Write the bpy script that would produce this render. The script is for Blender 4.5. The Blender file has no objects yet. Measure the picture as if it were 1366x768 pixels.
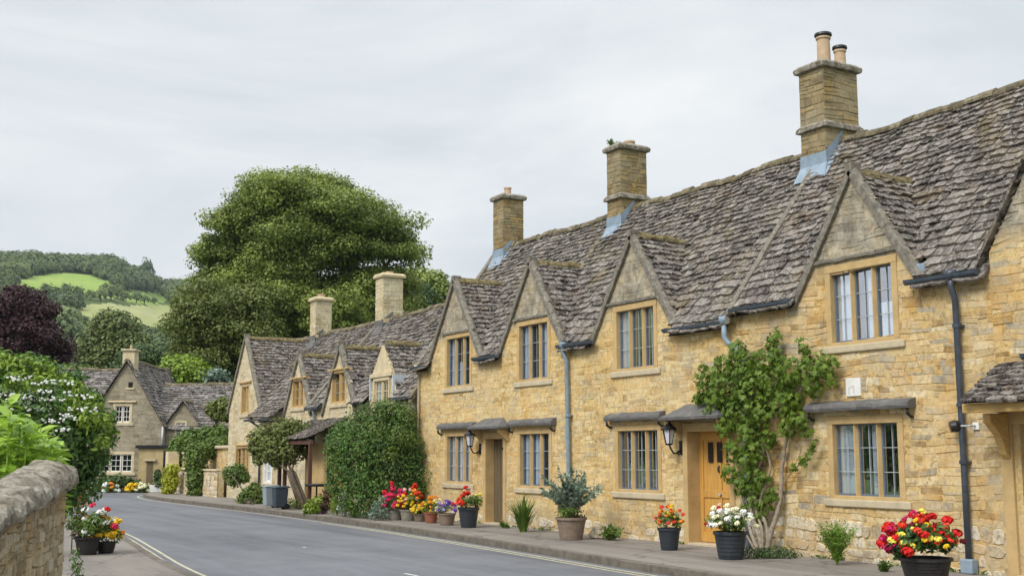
import bpy, bmesh, math, random
import numpy as np
from mathutils import Vector, Matrix
random.seed(7); RNG=np.random.default_rng(7)
PI=math.pi; R=math.radians
scene=bpy.context.scene; COL=scene.collection
EYE=1.7; YAW=R(30); PITCH=R(8.07); FPX=1580.0; XF=13.7
CY,SY=math.cos(YAW),math.sin(YAW)
# world axes: +Y runs along the street away from the camera, +X towards the terrace, camera stands at the origin
def vw(lat,d,z=0.0): return Vector((lat*CY+d*SY, -lat*SY+d*CY, z))
def ray(u,v):
    a=(u-683)/FPX; b=(384-v)/FPX
    F=Vector((SY*math.cos(PITCH),CY*math.cos(PITCH),math.sin(PITCH)))
    Rt=Vector((CY,-SY,0)); U=Rt.cross(F)
    return F+Rt*a+U*b
def at(u,v,d):
    r=ray(u,v); k=d/(r.x*SY+r.y*CY); p=r*k; p.z+=EYE; return p
def gnd(u,v,z=0.12):
    r=ray(u,v); k=(z-EYE)/r.z; p=r*k; p.z=z; return p
def proj(p):
    x,y,z=p[0],p[1],p[2]-EYE
    F=(SY*math.cos(PITCH),CY*math.cos(PITCH),math.sin(PITCH)); U=(-SY*math.sin(PITCH),-CY*math.sin(PITCH),math.cos(PITCH))
    dd=x*F[0]+y*F[1]+z*F[2]
    return 683+FPX*(x*CY-y*SY)/dd, 384-FPX*(x*U[0]+y*U[1]+z*U[2])/dd
# ------------------------------------------------------------------ materials
def new_mat(name):
    m=bpy.data.materials.new(name); m.use_nodes=True; nt=m.node_tree; nt.nodes.clear()
    out=nt.nodes.new('ShaderNodeOutputMaterial'); b=nt.nodes.new('ShaderNodeBsdfPrincipled')
    nt.links.new(b.outputs[0],out.inputs[0]); b.inputs['Specular IOR Level'].default_value=.25
    return m,nt,b,out
def setin(nt,node,key,val):
    s=node.inputs[key]
    if hasattr(val,'is_output') or isinstance(val,bpy.types.NodeSocket): nt.links.new(val,s)
    else:
        if isinstance(val,(tuple,list)) and len(val)==3 and s.type=='RGBA': val=(*val,1)
        s.default_value=val
def nd(nt,t,ins=None,**props):
    n=nt.nodes.new(t)
    for k,v in props.items(): setattr(n,k,v)
    for k,v in (ins or {}).items(): setin(nt,n,k,v)
    return n
def ramp(nt,fac,stops,interp='LINEAR'):
    n=nt.nodes.new('ShaderNodeValToRGB'); cr=n.color_ramp; cr.interpolation=interp
    while len(cr.elements)<len(stops): cr.elements.new(.5)
    for e,(p,c) in zip(cr.elements,stops):
        e.position=p; e.color=(*c,1) if len(c)==3 else c
    nt.links.new(fac,n.inputs[0]); return n.outputs[0]
def mixc(nt,a,b,f,mode='MIX'):
    n=nt.nodes.new('ShaderNodeMix'); n.data_type='RGBA'; n.blend_type=mode
    for s,v in ((n.inputs[6],a),(n.inputs[7],b),(n.inputs[0],f)):
        if isinstance(v,bpy.types.NodeSocket): nt.links.new(v,s)
        else:
            s.default_value=(*v,1) if isinstance(v,(tuple,list)) and len(v)==3 else v
    return n.outputs[2]
def noise(nt,scale,detail=4,rough=.55,vec=None,dist=0):
    n=nd(nt,'ShaderNodeTexNoise',{'Scale':scale,'Detail':detail,'Roughness':rough,'Distortion':dist})
    if vec is None: vec=nd(nt,'ShaderNodeNewGeometry').outputs['Position']
    nt.links.new(vec,n.inputs['Vector']); return n.outputs['Fac']
def bump(nt,b,h,strength=.4,dist=.01):
    n=nd(nt,'ShaderNodeBump',{'Strength':strength,'Distance':dist,'Height':h}); nt.links.new(n.outputs[0],b.inputs['Normal'])
def island(nt): return nd(nt,'ShaderNodeNewGeometry').outputs['Random Per Island']
def simple(name,col,rough=.8,var=.18,scale=12,metal=0,bmp=.2,spec=.25,bd=.005):
    m,nt,b,o=new_mat(name)
    n=noise(nt,scale,5,.6); lo=tuple(c*(1-var) for c in col); hi=tuple(min(1,c*(1+var)) for c in col)
    nt.links.new(ramp(nt,n,[(.3,lo),(.7,hi)]),b.inputs['Base Color'])
    b.inputs['Roughness'].default_value=rough; b.inputs['Metallic'].default_value=metal; b.inputs['Specular IOR Level'].default_value=spec
    if bmp: bump(nt,b,noise(nt,scale*4,4,.6),bmp,bd)
    return m
def stone_mat(name,stops,blotch=(.70,.55,.31),blotch_amt=.55,grey=(.36,.33,.27),grey_amt=.55,bs=.5,zgrey=None,ochre=(.60,.33,.075)):
    m,nt,b,o=new_mat(name)
    isl=island(nt); pos=nd(nt,'ShaderNodeNewGeometry').outputs['Position']
    c=ramp(nt,isl,stops)
    # mottling inside each stone
    mot=noise(nt,14,6,.65); c=mixc(nt,c,ramp(nt,mot,[(.3,(.5,.46,.40)),(.52,(1,1,1)),(.8,(1.08,1.08,1.08))]),.8,'MULTIPLY')
    fine=noise(nt,60,4,.7); c=mixc(nt,c,ramp(nt,fine,[(.3,(.68,.66,.62)),(.6,(1,1,1))]),.6,'MULTIPLY')
    # pale lime patches and grey lichen of their own shape
    oc=noise(nt,1.7,6,.65,dist=.4); c=mixc(nt,c,ochre,ramp(nt,oc,[(.50,(0,0,0)),(.66,(.6,)*3)]))
    dk=noise(nt,10,8,.82,dist=1.2); c=mixc(nt,c,tuple(x*.34 for x in ochre),ramp(nt,dk,[(.52,(0,0,0)),(.62,(.8,)*3)]))
    pb=noise(nt,bs*2.6,8,.72,dist=.3); c=mixc(nt,c,blotch,ramp(nt,pb,[(.44,(0,0,0)),(.62,(blotch_amt,)*3)]))
    gb=noise(nt,2.0,8,.78,dist=.8); c=mixc(nt,c,grey,ramp(nt,gb,[(.50,(0,0,0)),(.66,(grey_amt,)*3)]))
    c=mixc(nt,c,(.50,.45,.35),ramp(nt,noise(nt,.55,6,.7,dist=.5),[(.48,(0,0,0)),(.68,(.22,)*3)]))
    if zgrey:
        zb=nd(nt,'ShaderNodeMapRange',{'Value':nd(nt,'ShaderNodeSeparateXYZ',{'Vector':pos}).outputs[2],'From Min':.95,'From Max':.15,'To Min':0.0,'To Max':.75}).outputs[0]
        c=mixc(nt,c,(.40,.34,.24),nd(nt,'ShaderNodeMath',{0:zb,1:ramp(nt,noise(nt,2.6,7,.75),[(.4,(0,0,0)),(.6,(1,1,1))])},operation='MULTIPLY').outputs[0])
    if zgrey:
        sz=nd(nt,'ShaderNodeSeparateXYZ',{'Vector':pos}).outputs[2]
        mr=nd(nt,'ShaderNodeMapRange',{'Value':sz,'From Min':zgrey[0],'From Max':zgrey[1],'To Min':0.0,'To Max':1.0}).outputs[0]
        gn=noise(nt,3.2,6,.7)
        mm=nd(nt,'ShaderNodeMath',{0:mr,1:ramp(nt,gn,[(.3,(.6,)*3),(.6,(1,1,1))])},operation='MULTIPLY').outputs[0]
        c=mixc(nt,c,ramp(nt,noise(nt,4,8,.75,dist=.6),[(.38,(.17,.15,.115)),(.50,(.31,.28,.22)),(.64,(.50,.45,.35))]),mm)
    nt.links.new(c,b.inputs['Base Color']); b.inputs['Roughness'].default_value=.93
    h=mixc(nt,ramp(nt,noise(nt,28,6,.7),[(0,(0,0,0)),(1,(1,1,1))]),ramp(nt,noise(nt,7,4,.6),[(0,(0,0,0)),(1,(1,1,1))]),.5)
    bump(nt,b,h,.7,.02)
    return m
GOLD=[(0,(.28,.18,.08)),(.10,(.48,.31,.12)),(.26,(.64,.42,.16)),(.42,(.76,.60,.34)),(.56,(.66,.45,.18)),(.70,(.80,.68,.45)),(.82,(.58,.39,.15)),(.90,(.48,.42,.31)),(1,(.34,.30,.23))]
PALE=[(0,(.45,.36,.2)),(.2,(.60,.49,.29)),(.5,(.68,.57,.36)),(.8,(.72,.63,.43)),(1,(.5,.44,.32))]
GREY=[(0,(.22,.19,.13)),(.3,(.30,.26,.18)),(.6,(.36,.315,.22)),(.85,(.42,.37,.27)),(1,(.3,.24,.14))]
M={}
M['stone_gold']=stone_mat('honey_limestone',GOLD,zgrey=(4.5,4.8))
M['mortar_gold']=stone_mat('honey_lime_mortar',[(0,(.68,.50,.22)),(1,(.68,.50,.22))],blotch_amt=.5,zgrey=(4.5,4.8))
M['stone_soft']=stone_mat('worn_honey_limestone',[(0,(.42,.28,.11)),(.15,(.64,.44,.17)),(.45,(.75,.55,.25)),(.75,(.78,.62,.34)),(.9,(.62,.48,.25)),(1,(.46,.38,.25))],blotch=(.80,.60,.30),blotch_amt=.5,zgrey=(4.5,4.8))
M['stone_pale']=stone_mat('pale_cream_limestone',PALE,ochre=(.55,.42,.22),blotch=(.72,.64,.46),grey_amt=.35)
M['mortar_pale']=stone_mat('pale_lime_mortar',[(0,(.62,.53,.34)),(1,(.62,.53,.34))],blotch=(.72,.64,.46),grey_amt=.35)
M['stone_grey']=stone_mat('grey_weathered_limestone',GREY,blotch=(.42,.37,.27),grey=(.2,.18,.14),ochre=(.30,.25,.17))
M['mortar_grey']=stone_mat('grey_mortar',[(0,(.33,.285,.19)),(1,(.33,.285,.19))],blotch=(.42,.37,.27),grey=(.2,.18,.14),ochre=(.30,.25,.17))
M['rubble']=stone_mat('pale_rubble_limestone',[(0,(.36,.28,.17)),(.3,(.58,.49,.34)),(.7,(.72,.65,.50)),(1,(.8,.75,.63))],blotch_amt=.2,grey_amt=.4)
M['rubble_mortar']=simple('earthy_rubble_joint',(.26,.19,.1),.95,.4,9)
M['gardenwall']=stone_mat('garden_wall_stone',[(0,(.15,.12,.075)),(.3,(.27,.22,.13)),(.6,(.34,.29,.19)),(.85,(.42,.38,.29)),(1,(.22,.19,.14))],blotch=(.48,.42,.29),blotch_amt=.5,grey=(.22,.19,.14),grey_amt=.5,bs=2)
M['gardenmortar']=simple('garden_wall_joint',(.26,.20,.11),.95,.4,9)
def coping_mat():
    m,nt,b,o=new_mat('lichen_grey_coping')
    c=ramp(nt,noise(nt,9,8,.75,dist=.5),[(.3,(.07,.06,.045)),(.46,(.20,.175,.135)),(.58,(.36,.33,.27)),(.72,(.56,.53,.46))])
    c=mixc(nt,c,(.42,.31,.11),ramp(nt,noise(nt,5,5,.7),[(.6,(0,0,0)),(.75,(.4,)*3)]))
    nt.links.new(c,b.inputs['Base Color']); b.inputs['Roughness'].default_value=.95
    bump(nt,b,noise(nt,30,8,.75),1.0,.02); return m
M['coping']=coping_mat()
def tile_mat(name,tint=(1,1,1),liv=.5):
    m,nt,b,o=new_mat(name); isl=island(nt)
    st=[(0,(.034,.027,.024)),(.18,(.062,.051,.045)),(.42,(.105,.088,.078)),(.66,(.155,.133,.119)),(.88,(.235,.21,.19)),(1,(.125,.085,.058))]
    c=ramp(nt,isl,[(p,tuple(a*t for a,t in zip(k,tint))) for p,k in st])
    c=mixc(nt,c,ramp(nt,noise(nt,16,8,.78),[(.32,(.30,.27,.25)),(.52,(1,1,1))]),.9,'MULTIPLY')
    c=mixc(nt,c,(.46,.43,.38),ramp(nt,noise(nt,9,8,.8,dist=1.2),[(.48,(0,0,0)),(.62,(.75,)*3)]))
    c=mixc(nt,c,(.24,.17,.06),ramp(nt,noise(nt,.9,5,.7),[(.54,(0,0,0)),(.75,(liv,)*3)]))
    nt.links.new(c,b.inputs['Base Color']); b.inputs['Roughness'].default_value=.92
    bump(nt,b,noise(nt,35,7,.75),.9,.012); return m
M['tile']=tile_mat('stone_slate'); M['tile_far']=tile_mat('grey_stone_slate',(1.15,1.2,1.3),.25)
M['underlay']=simple('dark_roof_batten',(.03,.025,.022),.95,.3,8)
def ridge_mat():
    m,nt,b,o=new_mat('mossy_ridge_stone')
    c=ramp(nt,island(nt),[(0,(.12,.10,.065)),(.5,(.20,.17,.11)),(1,(.30,.26,.19))])
    c=mixc(nt,c,(.36,.27,.07),ramp(nt,noise(nt,9,6,.7),[(.48,(0,0,0)),(.66,(.55,)*3)]))
    c=mixc(nt,c,(.07,.06,.045),ramp(nt,noise(nt,13,6,.7,dist=.8),[(.44,(0,0,0)),(.6,(.85,)*3)]))
    nt.links.new(c,b.inputs['Base Color']); b.inputs['Roughness'].default_value=.95
    bump(nt,b,noise(nt,25,7,.75),1,.02); return m
M['ridge']=ridge_mat(); M['moss_ridge']=simple('yellow_mossy_ridge',(.21,.17,.085),.95,.65,11,0,1,.2,.03)
def verge_mat():
    m,nt,b,o=new_mat('weathered_verge_stone')
    c=ramp(nt,noise(nt,10,7,.75,dist=.5),[(.3,(.09,.08,.065)),(.5,(.20,.18,.145)),(.7,(.36,.33,.27))])
    nt.links.new(c,b.inputs['Base Color']); b.inputs['Roughness'].default_value=.95
    bump(nt,b,noise(nt,28,7,.75),.9,.015); return m
M['verge']=verge_mat()
def dressed(name,col,stain=(.34,.27,.17)):
    m,nt,b,o=new_mat(name)
    c=ramp(nt,noise(nt,3,6,.65),[(.3,tuple(x*.8 for x in col)),(.65,tuple(min(1,x*1.12) for x in col))])
    c=mixc(nt,c,stain,ramp(nt,noise(nt,6,7,.75,dist=.7),[(.55,(0,0,0)),(.72,(.5,)*3)]))
    nt.links.new(c,b.inputs['Base Color']); b.inputs['Roughness'].default_value=.88
    bump(nt,b,noise(nt,40,6,.7),.45,.008); return m
M['dressed']=dressed('ochre_dressed_stone',(.52,.365,.17),(.34,.26,.15))
M['niche']=dressed('faded_ochre_render',(.42,.33,.17))
M['sill']=dressed('pale_sill_stone',(.52,.44,.30),(.25,.23,.20))
M['dressed_pale']=dressed('pale_dressed_stone',(.60,.50,.32))
M['hood']=dressed('grey_lichened_hood_stone',(.135,.13,.125),(.38,.36,.32))
M['chim']=stone_mat('chimney_limestone',[(0,(.17,.12,.06)),(.3,(.28,.215,.11)),(.7,(.34,.27,.15)),(1,(.46,.31,.11))],ochre=(.40,.26,.08),blotch=(.36,.31,.20),grey=(.17,.15,.11),grey_amt=.55)
M['clay']=simple('buff_clay_pot',(.52,.38,.25),.8,.15,10)
M['lead']=simple('lead_flashing',(.24,.31,.38),.5,.2,6,0,.15,.5)
M['lead_pale']=simple('pale_lead',(.50,.55,.60),.6,.2,5,0,.15,.4)
M['gutter']=simple('slate_blue_gutter',(.065,.085,.11),.45,.3,8,0,.1,.5)
M['pipe_dark']=simple('dark_grey_downpipe',(.052,.064,.082),.4,.3,8,0,.1,.5)
M['pipe_pale']=simple('pale_blue_downpipe',(.21,.28,.34),.5,.2,8,0,.1,.4)
M['casement']=simple('blue_grey_window_metal',(.12,.16,.20),.45,.2,20,0,.05,.5)
M['leading']=simple('pale_window_lead',(.42,.45,.46),.5,.15,20,0,.05,.5)
M['white']=simple('white_painted_wood',(.75,.74,.69),.5,.06,10,0,.05,.4)
M['faint']=simple('faint_grey_mark',(.58,.58,.58),.7,.1,20,0,0)
M['black']=simple('black_painted_iron',(.012,.012,.014),.35,.3,20,0,.1,.5)
M['dark']=simple('painted_shade_black',(.02,.018,.016),.9,.3,3)  # near-black colour standing in for shade behind windows and in the vent
M['frosted']=simple('frosted_lamp_glass',(.62,.62,.66),.25,.05,10,0,0,.6)
M['plaque']=None
def wood(name,col,axis=2,rough=.5,amt=.3):
    m,nt,b,o=new_mat(name)
    pos=nd(nt,'ShaderNodeNewGeometry').outputs['Position']
    mp=nd(nt,'ShaderNodeMapping',{'Vector':pos}); sc=[26,26,26]; sc[axis]=1.6; mp.inputs['Scale'].default_value=sc
    c=ramp(nt,noise(nt,1,6,.65,vec=mp.outputs[0],dist=.6),[(.3,tuple(x*(1-amt) for x in col)),(.7,tuple(x*(1+amt*.6) for x in col))])
    nt.links.new(c,b.inputs['Base Color']); b.inputs['Roughness'].default_value=rough
    bump(nt,b,noise(nt,1,5,.6,vec=mp.outputs[0]),.25,.004); return m
M['door_oak']=wood('honey_oak_boards',(.60,.33,.085)); M['door_brown']=wood('weathered_brown_boards',(.15,.115,.065),rough=.7)
M['post']=wood('red_brown_timber',(.12,.06,.045),rough=.6); M['beam']=wood('pale_ochre_timber',(.58,.38,.14),axis=1)
def glass_mat():
    m,nt,b,o=new_mat('window_glass'); nt.nodes.remove(b)
    fr=nd(nt,'ShaderNodeFresnel',{'IOR':1.55})
    bp=nd(nt,'ShaderNodeBump',{'Strength':.12,'Distance':.02,'Height':noise(nt,3.5,2,.5)})
    nt.links.new(bp.outputs[0],fr.inputs['Normal'])
    g=nd(nt,'ShaderNodeBsdfGlossy',{'Color':(.9,.93,1,1),'Roughness':.03}); nt.links.new(bp.outputs[0],g.inputs['Normal'])
    t=nd(nt,'ShaderNodeBsdfTransparent',{'Color':(.86,.90,.93,1)})
    f=nd(nt,'ShaderNodeMath',{0:fr.outputs[0],1:.55},operation='MULTIPLY',use_clamp=True)
    mx=nd(nt,'ShaderNodeMixShader'); nt.links.new(f.outputs[0],mx.inputs[0]); nt.links.new(t.outputs[0],mx.inputs[1]); nt.links.new(g.outputs[0],mx.inputs[2])
    nt.links.new(mx.outputs[0],o.inputs[0]); return m
M['glass']=glass_mat()
def cloth_mat():
    m,nt,b,o=new_mat('net_curtain'); b.inputs['Base Color'].default_value=(.60,.65,.71,1); b.inputs['Roughness'].default_value=.9
    b.inputs['Transmission Weight'].default_value=0; return m
M['curtain']=cloth_mat()
def asphalt(name,base,warm,cracks=True):
    m,nt,b,o=new_mat(name)
    c=ramp(nt,noise(nt,.35,5,.6),[(.3,tuple(x*.86 for x in base)),(.7,tuple(x*1.12 for x in base))])
    c=mixc(nt,c,ramp(nt,noise(nt,90,3,.7),[(.3,(.62,.62,.62)),(.65,(1.25,1.25,1.25))]),.75,'MULTIPLY')
    c=mixc(nt,c,warm,ramp(nt,noise(nt,1.4,6,.7,dist=.8),[(.5,(0,0,0)),(.72,(.45,)*3)]))
    if cracks:
        v=nd(nt,'ShaderNodeTexVoronoi',{'Scale':.42},feature='DISTANCE_TO_EDGE')
        pos=nd(nt,'ShaderNodeNewGeometry').outputs['Position']; nz=nd(nt,'ShaderNodeTexNoise',{'Scale':2.0,'Detail':5.0}); nt.links.new(pos,nz.inputs['Vector'])
        vm=nd(nt,'ShaderNodeVectorMath',{0:pos,1:nz.outputs['Color']},operation='ADD'); nt.links.new(vm.outputs[0],v.inputs['Vector'])
        c=mixc(nt,c,tuple(x*.45 for x in base),ramp(nt,v.outputs[0],[(0,(.8,)*3),(.018,(0,0,0))]))
    pos_=nd(nt,'ShaderNodeNewGeometry').outputs['Position']; mp_=nd(nt,'ShaderNodeMapping',{'Vector':pos_}); mp_.inputs['Scale'].default_value=(1.5,.10,1)
    c=mixc(nt,c,ramp(nt,noise(nt,1,5,.6,vec=mp_.outputs[0],dist=.4),[(.35,(.80,.80,.80)),(.5,(1,1,1)),(.68,(1.14,1.14,1.14))]),1.0,'MULTIPLY')
    c=mixc(nt,c,ramp(nt,noise(nt,3.5,8,.8,dist=.6),[(.36,(.68,.67,.65)),(.47,(1,1,1))]),.55,'MULTIPLY')
    nt.links.new(c,b.inputs['Base Color']); b.inputs['Roughness'].default_value=.82; bump(nt,b,noise(nt,140,3,.7),.5,.006); return m
M['road']=asphalt('worn_asphalt',(.150,.156,.170),(.19,.186,.188),False)
M['pave']=asphalt('pavement_tarmac',(.235,.21,.185),(.18,.155,.125))
M['kerb']=simple('kerb_stone',(.15,.13,.105),.9,.3,6,0,.4)
def paint(name,col):
    m,nt,b,o=new_mat(name)
    c=mixc(nt,col,(.12,.115,.11),ramp(nt,noise(nt,12,7,.8,dist=.5),[(.48,(0,0,0)),(.62,(.75,)*3)]))
    nt.links.new(c,b.inputs['Base Color']); b.inputs['Roughness'].default_value=.7; return m
M['line']=paint('worn_cream_road_paint',(.52,.48,.34)); M['linew']=paint('worn_white_road_paint',(.6,.6,.58))
M['soil']=simple('dark_soil',(.05,.035,.02),.95,.4,30)
def ground_mat(name,a,b2,c2,sc=.02):
    m,nt,b,o=new_mat(name)
    c=ramp(nt,noise(nt,sc,6,.65),[(.3,a),(.5,b2),(.7,c2)])
    c=mixc(nt,c,ramp(nt,noise(nt,sc*20,5,.7),[(.3,(.7,.7,.7)),(.7,(1.15,1.15,1.15))]),.8,'MULTIPLY')
    nt.links.new(c,b.inputs['Base Color']); b.inputs['Roughness'].default_value=.95; return m
M['grass']=ground_mat('rough_pasture',(.05,.08,.02),(.07,.11,.025),(.09,.12,.035))
M['field1']=ground_mat('bright_green_pasture',(.18,.28,.05),(.23,.33,.065),(.26,.35,.08),.012)
M['field2']=ground_mat('yellow_green_meadow',(.26,.29,.10),(.31,.33,.13),(.34,.35,.16),.012)
def leaf_mat(name,dark,mid,light,rough=.5,trans=.25,patch=.6,ps=.8,spec=.3):
    m,nt,b,o=new_mat(name)
    c=ramp(nt,island(nt),[(0,dark),(.45,mid),(1,light)])
    p=noise(nt,ps,4,.6); c=mixc(nt,c,ramp(nt,p,[(.35,tuple(x*.9 for x in dark)),(.65,light)]),patch*.6)
    nt.links.new(c,b.inputs['Base Color']); b.inputs['Roughness'].default_value=rough; b.inputs['Specular IOR Level'].default_value=spec
    tr=nd(nt,'ShaderNodeBsdfTranslucent'); nt.links.new(mixc(nt,c,(.9,1,.3),.25,'MULTIPLY'),tr.inputs[0])
    mx=nd(nt,'ShaderNodeMixShader',{0:trans}); nt.links.new(b.outputs[0],mx.inputs[1]); nt.links.new(tr.outputs[0],mx.inputs[2]); nt.links.new(mx.outputs[0],o.inputs[0])
    return m
L={}
L['oak']=leaf_mat('oak_leaves',(0.081,0.124,0.024),(0.194,0.254,0.054),(0.389,0.454,0.108),ps=.45,patch=.9)
L['olive']=leaf_mat('olive_green_leaves',(.07,.095,.022),(.145,.18,.045),(.25,.285,.075),ps=.35)
L['purple']=leaf_mat('dark_purple_leaves',(0.021,0.009,0.012),(0.051,0.019,0.024),(0.098,0.038,0.043),ps=.4)
L['dark']=leaf_mat('dark_evergreen_leaves',(0.032,0.064,0.024),(0.072,0.128,0.042),(0.136,0.208,0.064),ps=.5)
L['mid']=leaf_mat('mid_green_leaves',(0.054,0.101,0.020),(0.108,0.189,0.034),(0.203,0.297,0.061),ps=.5)
L['lime']=leaf_mat('bright_lime_leaves',(0.110,0.187,0.022),(0.209,0.319,0.033),(0.330,0.440,0.061),ps=1.2)
L['yellow']=leaf_mat('yellow_green_leaves',(.24,.27,.02),(.42,.45,.03),(.56,.58,.06),ps=1.2)
L['bush']=leaf_mat('glossy_hedge_leaves',(0.027,0.069,0.023),(0.069,0.146,0.035),(0.176,0.312,0.058),ps=1.1,patch=.8)
L['hedge']=leaf_mat('clipped_hedge_leaves',(0.060,0.102,0.022),(0.120,0.192,0.036),(0.204,0.288,0.060),ps=1.0)
L['laurel']=leaf_mat('bright_laurel_leaves',(0.152,0.276,0.028),(0.276,0.456,0.041),(0.456,0.635,0.083),rough=.38,trans=.35,ps=2.0,spec=.5)
L['vine']=leaf_mat('vine_leaves',(0.060,0.111,0.012),(0.119,0.204,0.020),(0.212,0.306,0.043),rough=.5,trans=.3,ps=1.6)
L['fern']=leaf_mat('feathery_green_fronds',(0.096,0.180,0.024),(0.168,0.288,0.036),(0.264,0.408,0.060),ps=3)
L['sage']=leaf_mat('grey_green_leaves',(0.080,0.136,0.096),(0.176,0.256,0.192),(0.336,0.432,0.336),ps=3)
L['blade']=leaf_mat('grass_blades',(.05,.11,.015),(.10,.19,.025),(.18,.28,.05),ps=3)
L['conifer']=leaf_mat('blue_green_far_leaves',(.07,.10,.035),(.14,.18,.055),(.23,.27,.085),ps=.2) if 1 else leaf_mat('x',(0.057,0.092,0.046),(0.115,0.161,0.069),(0.184,0.230,0.098),ps=.2)
L['farwood']=leaf_mat('far_woodland_leaves',(.045,.085,.03),(.10,.155,.05),(.19,.245,.075),ps=.012,patch=1)
L['rust']=leaf_mat('rusty_leaves',(.07,.04,.012),(.14,.07,.02),(.10,.12,.03),ps=3)
M['bark']=simple('grey_brown_bark',(.12,.095,.07),.95,.4,5,0,.8,.2,.03)
M['vinebark']=simple('pale_vine_stem',(.30,.25,.19),.9,.35,14,0,.6,.2,.01)
def petal(name,col,var=.25):
    m,nt,b,o=new_mat(name); 
    c=ramp(nt,noise(nt,40,2,.5),[(.3,tuple(x*(1-var) for x in col)),(.7,tuple(min(1,x*(1+var)) for x in col))])
    nt.links.new(c,b.inputs['Base Color']); b.inputs['Roughness'].default_value=.6
    return m
PET={k:petal(k+'_petals',c) for k,c in dict(red=(.55,.012,.01),scarlet=(.72,.05,.02),magenta=(.50,.015,.10),pink=(.62,.03,.09),yellow=(.80,.52,.02),lemon=(.80,.68,.10),orange=(.78,.25,.02),white=(.82,.82,.76),cream=(.80,.78,.52),purple=(.17,.07,.40),lilac=(.42,.33,.62),maroon=(.16,.01,.015),blush=(.74,.50,.42)).items()}
M['pot_dark']=simple('dark_slate_planter',(.028,.034,.042),.5,.2,14,0,.15,.4)
M['pot_black']=simple('black_ribbed_planter',(.022,.02,.02),.5,.3,14,0,.15,.4)
M['pot_taupe']=simple('taupe_clay_planter',(.22,.17,.13),.85,.2,12,0,.3)
M['pot_grey']=simple('grey_stone_planter',(.24,.22,.18),.85,.25,12,0,.3)
M['pot_terra']=simple('terracotta_planter',(.27,.10,.06),.85,.2,12,0,.3)
M['bin_light']=simple('light_grey_bin_plastic',(.27,.32,.35),.5,.08,6,0,.05,.4)
M['bin_dark']=simple('dark_blue_grey_bin_plastic',(.04,.055,.075),.5,.12,6,0,.05,.4)
# ------------------------------------------------------------------ mesh helpers
class MB:
    def __init__(s): s.v=[]; s.f=[]; s.m=[]
    def add(s,vs,fs,mi=0):
        o=len(s.v); s.v+= [tuple(p) for p in vs]; s.f+=[tuple(i+o for i in f) for f in fs]; s.m+=[mi]*len(fs); return s
    def hexa(s,c,mi=0):   # 8 corners: 0-3 bottom loop, 4-7 top loop
        return s.add(c,[(0,3,2,1),(4,5,6,7),(0,1,5,4),(1,2,6,5),(2,3,7,6),(3,0,4,7)],mi)
    def box(s,x0,x1,y0,y1,z0,z1,mi=0):
        return s.hexa([(x0,y0,z0),(x1,y0,z0),(x1,y1,z0),(x0,y1,z0),(x0,y0,z1),(x1,y0,z1),(x1,y1,z1),(x0,y1,z1)],mi)
    def tube(s,pts,r,n=8,mi=0,cap=True):
        pts=[Vector(p) for p in pts]; rs=r if isinstance(r,(list,tuple)) else [r]*len(pts); vs=[]; up=Vector((0,0,1)); prev=None
        for i,p in enumerate(pts):
            t=(pts[min(i+1,len(pts)-1)]-pts[max(i-1,0)]).normalized()
            a=prev if prev is not None else (up if abs(t.z)<.9 else Vector((1,0,0)))
            x=(a-t*a.dot(t)); x=x.normalized() if x.length>1e-6 else t.orthogonal().normalized(); y=t.cross(x); prev=x
            for k in range(n):
                an=2*PI*k/n; vs.append(p+(x*math.cos(an)+y*math.sin(an))*rs[i])
        fs=[]
        for i in range(len(pts)-1):
            for k in range(n): fs.append((i*n+k,i*n+(k+1)%n,(i+1)*n+(k+1)%n,(i+1)*n+k))
        if cap: fs+= [tuple(range(n))[::-1],tuple((len(pts)-1)*n+k for k in range(n))]
        return s.add(vs,fs,mi)
    def lathe(s,prof,c=(0,0,0),n=24,mi=0):
        vs=[];fs=[]
        for r,z in prof:
            for k in range(n):
                a=2*PI*k/n; vs.append((c[0]+r*math.cos(a),c[1]+r*math.sin(a),c[2]+z))
        for i in range(len(prof)-1):
            for k in range(n): fs.append((i*n+k,i*n+(k+1)%n,(i+1)*n+(k+1)%n,(i+1)*n+k))
        return s.add(vs,fs,mi)
def wloc(o):
    p=Vector(o.location)
    while o.parent: o=o.parent; p+=Vector(o.location)
    return p
def tag(o,label=None,cat=None,group=None,kind=None):
    if label: o['label']=label
    if cat: o['category']=cat
    if group: o['group']=group
    if kind: o['kind']=kind
    return o
def link(name,me,mats,parent=None):
    o=bpy.data.objects.new(name,me); COL.objects.link(o)
    for m in (mats if isinstance(mats,(list,tuple)) else [mats]): me.materials.append(m)
    if parent is not None: o.parent=parent
    return o
def build(name,mb,mats,parent=None,world=True,smooth=False,bev=0,center=False):
    vs=mb.v
    off=Vector((0,0,0))
    if parent is not None and world: off=wloc(parent)
    org=Vector((0,0,0))
    if center and vs:
        a=np.array(vs); org=Vector(((a[:,0].min()+a[:,0].max())/2,(a[:,1].min()+a[:,1].max())/2,a[:,2].min()))
    sh=off if not center else org
    vs=[(p[0]-sh[0],p[1]-sh[1],p[2]-sh[2]) for p in vs]
    me=bpy.data.meshes.new(name); me.from_pydata(vs,[],mb.f)
    if any(mb.m): me.polygons.foreach_set('material_index',mb.m)
    bm=bmesh.new(); bm.from_mesh(me); bmesh.ops.recalc_face_normals(bm,faces=bm.faces); bm.to_mesh(me); bm.free()
    if smooth: me.polygons.foreach_set('use_smooth',[True]*len(me.polygons))
    me.update(); o=link(name,me,mats,parent)
    if center: o.location=org-off if parent is not None else org
    if bev:
        b=o.modifiers.new('bevel','BEVEL'); b.width=bev; b.segments=2; b.limit_method='ANGLE'
    return o
def empty(name,loc,label,cat,group=None):
    o=bpy.data.objects.new(name,None); COL.objects.link(o); o.location=loc; o.empty_display_size=.3
    return tag(o,label,cat,group)
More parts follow.
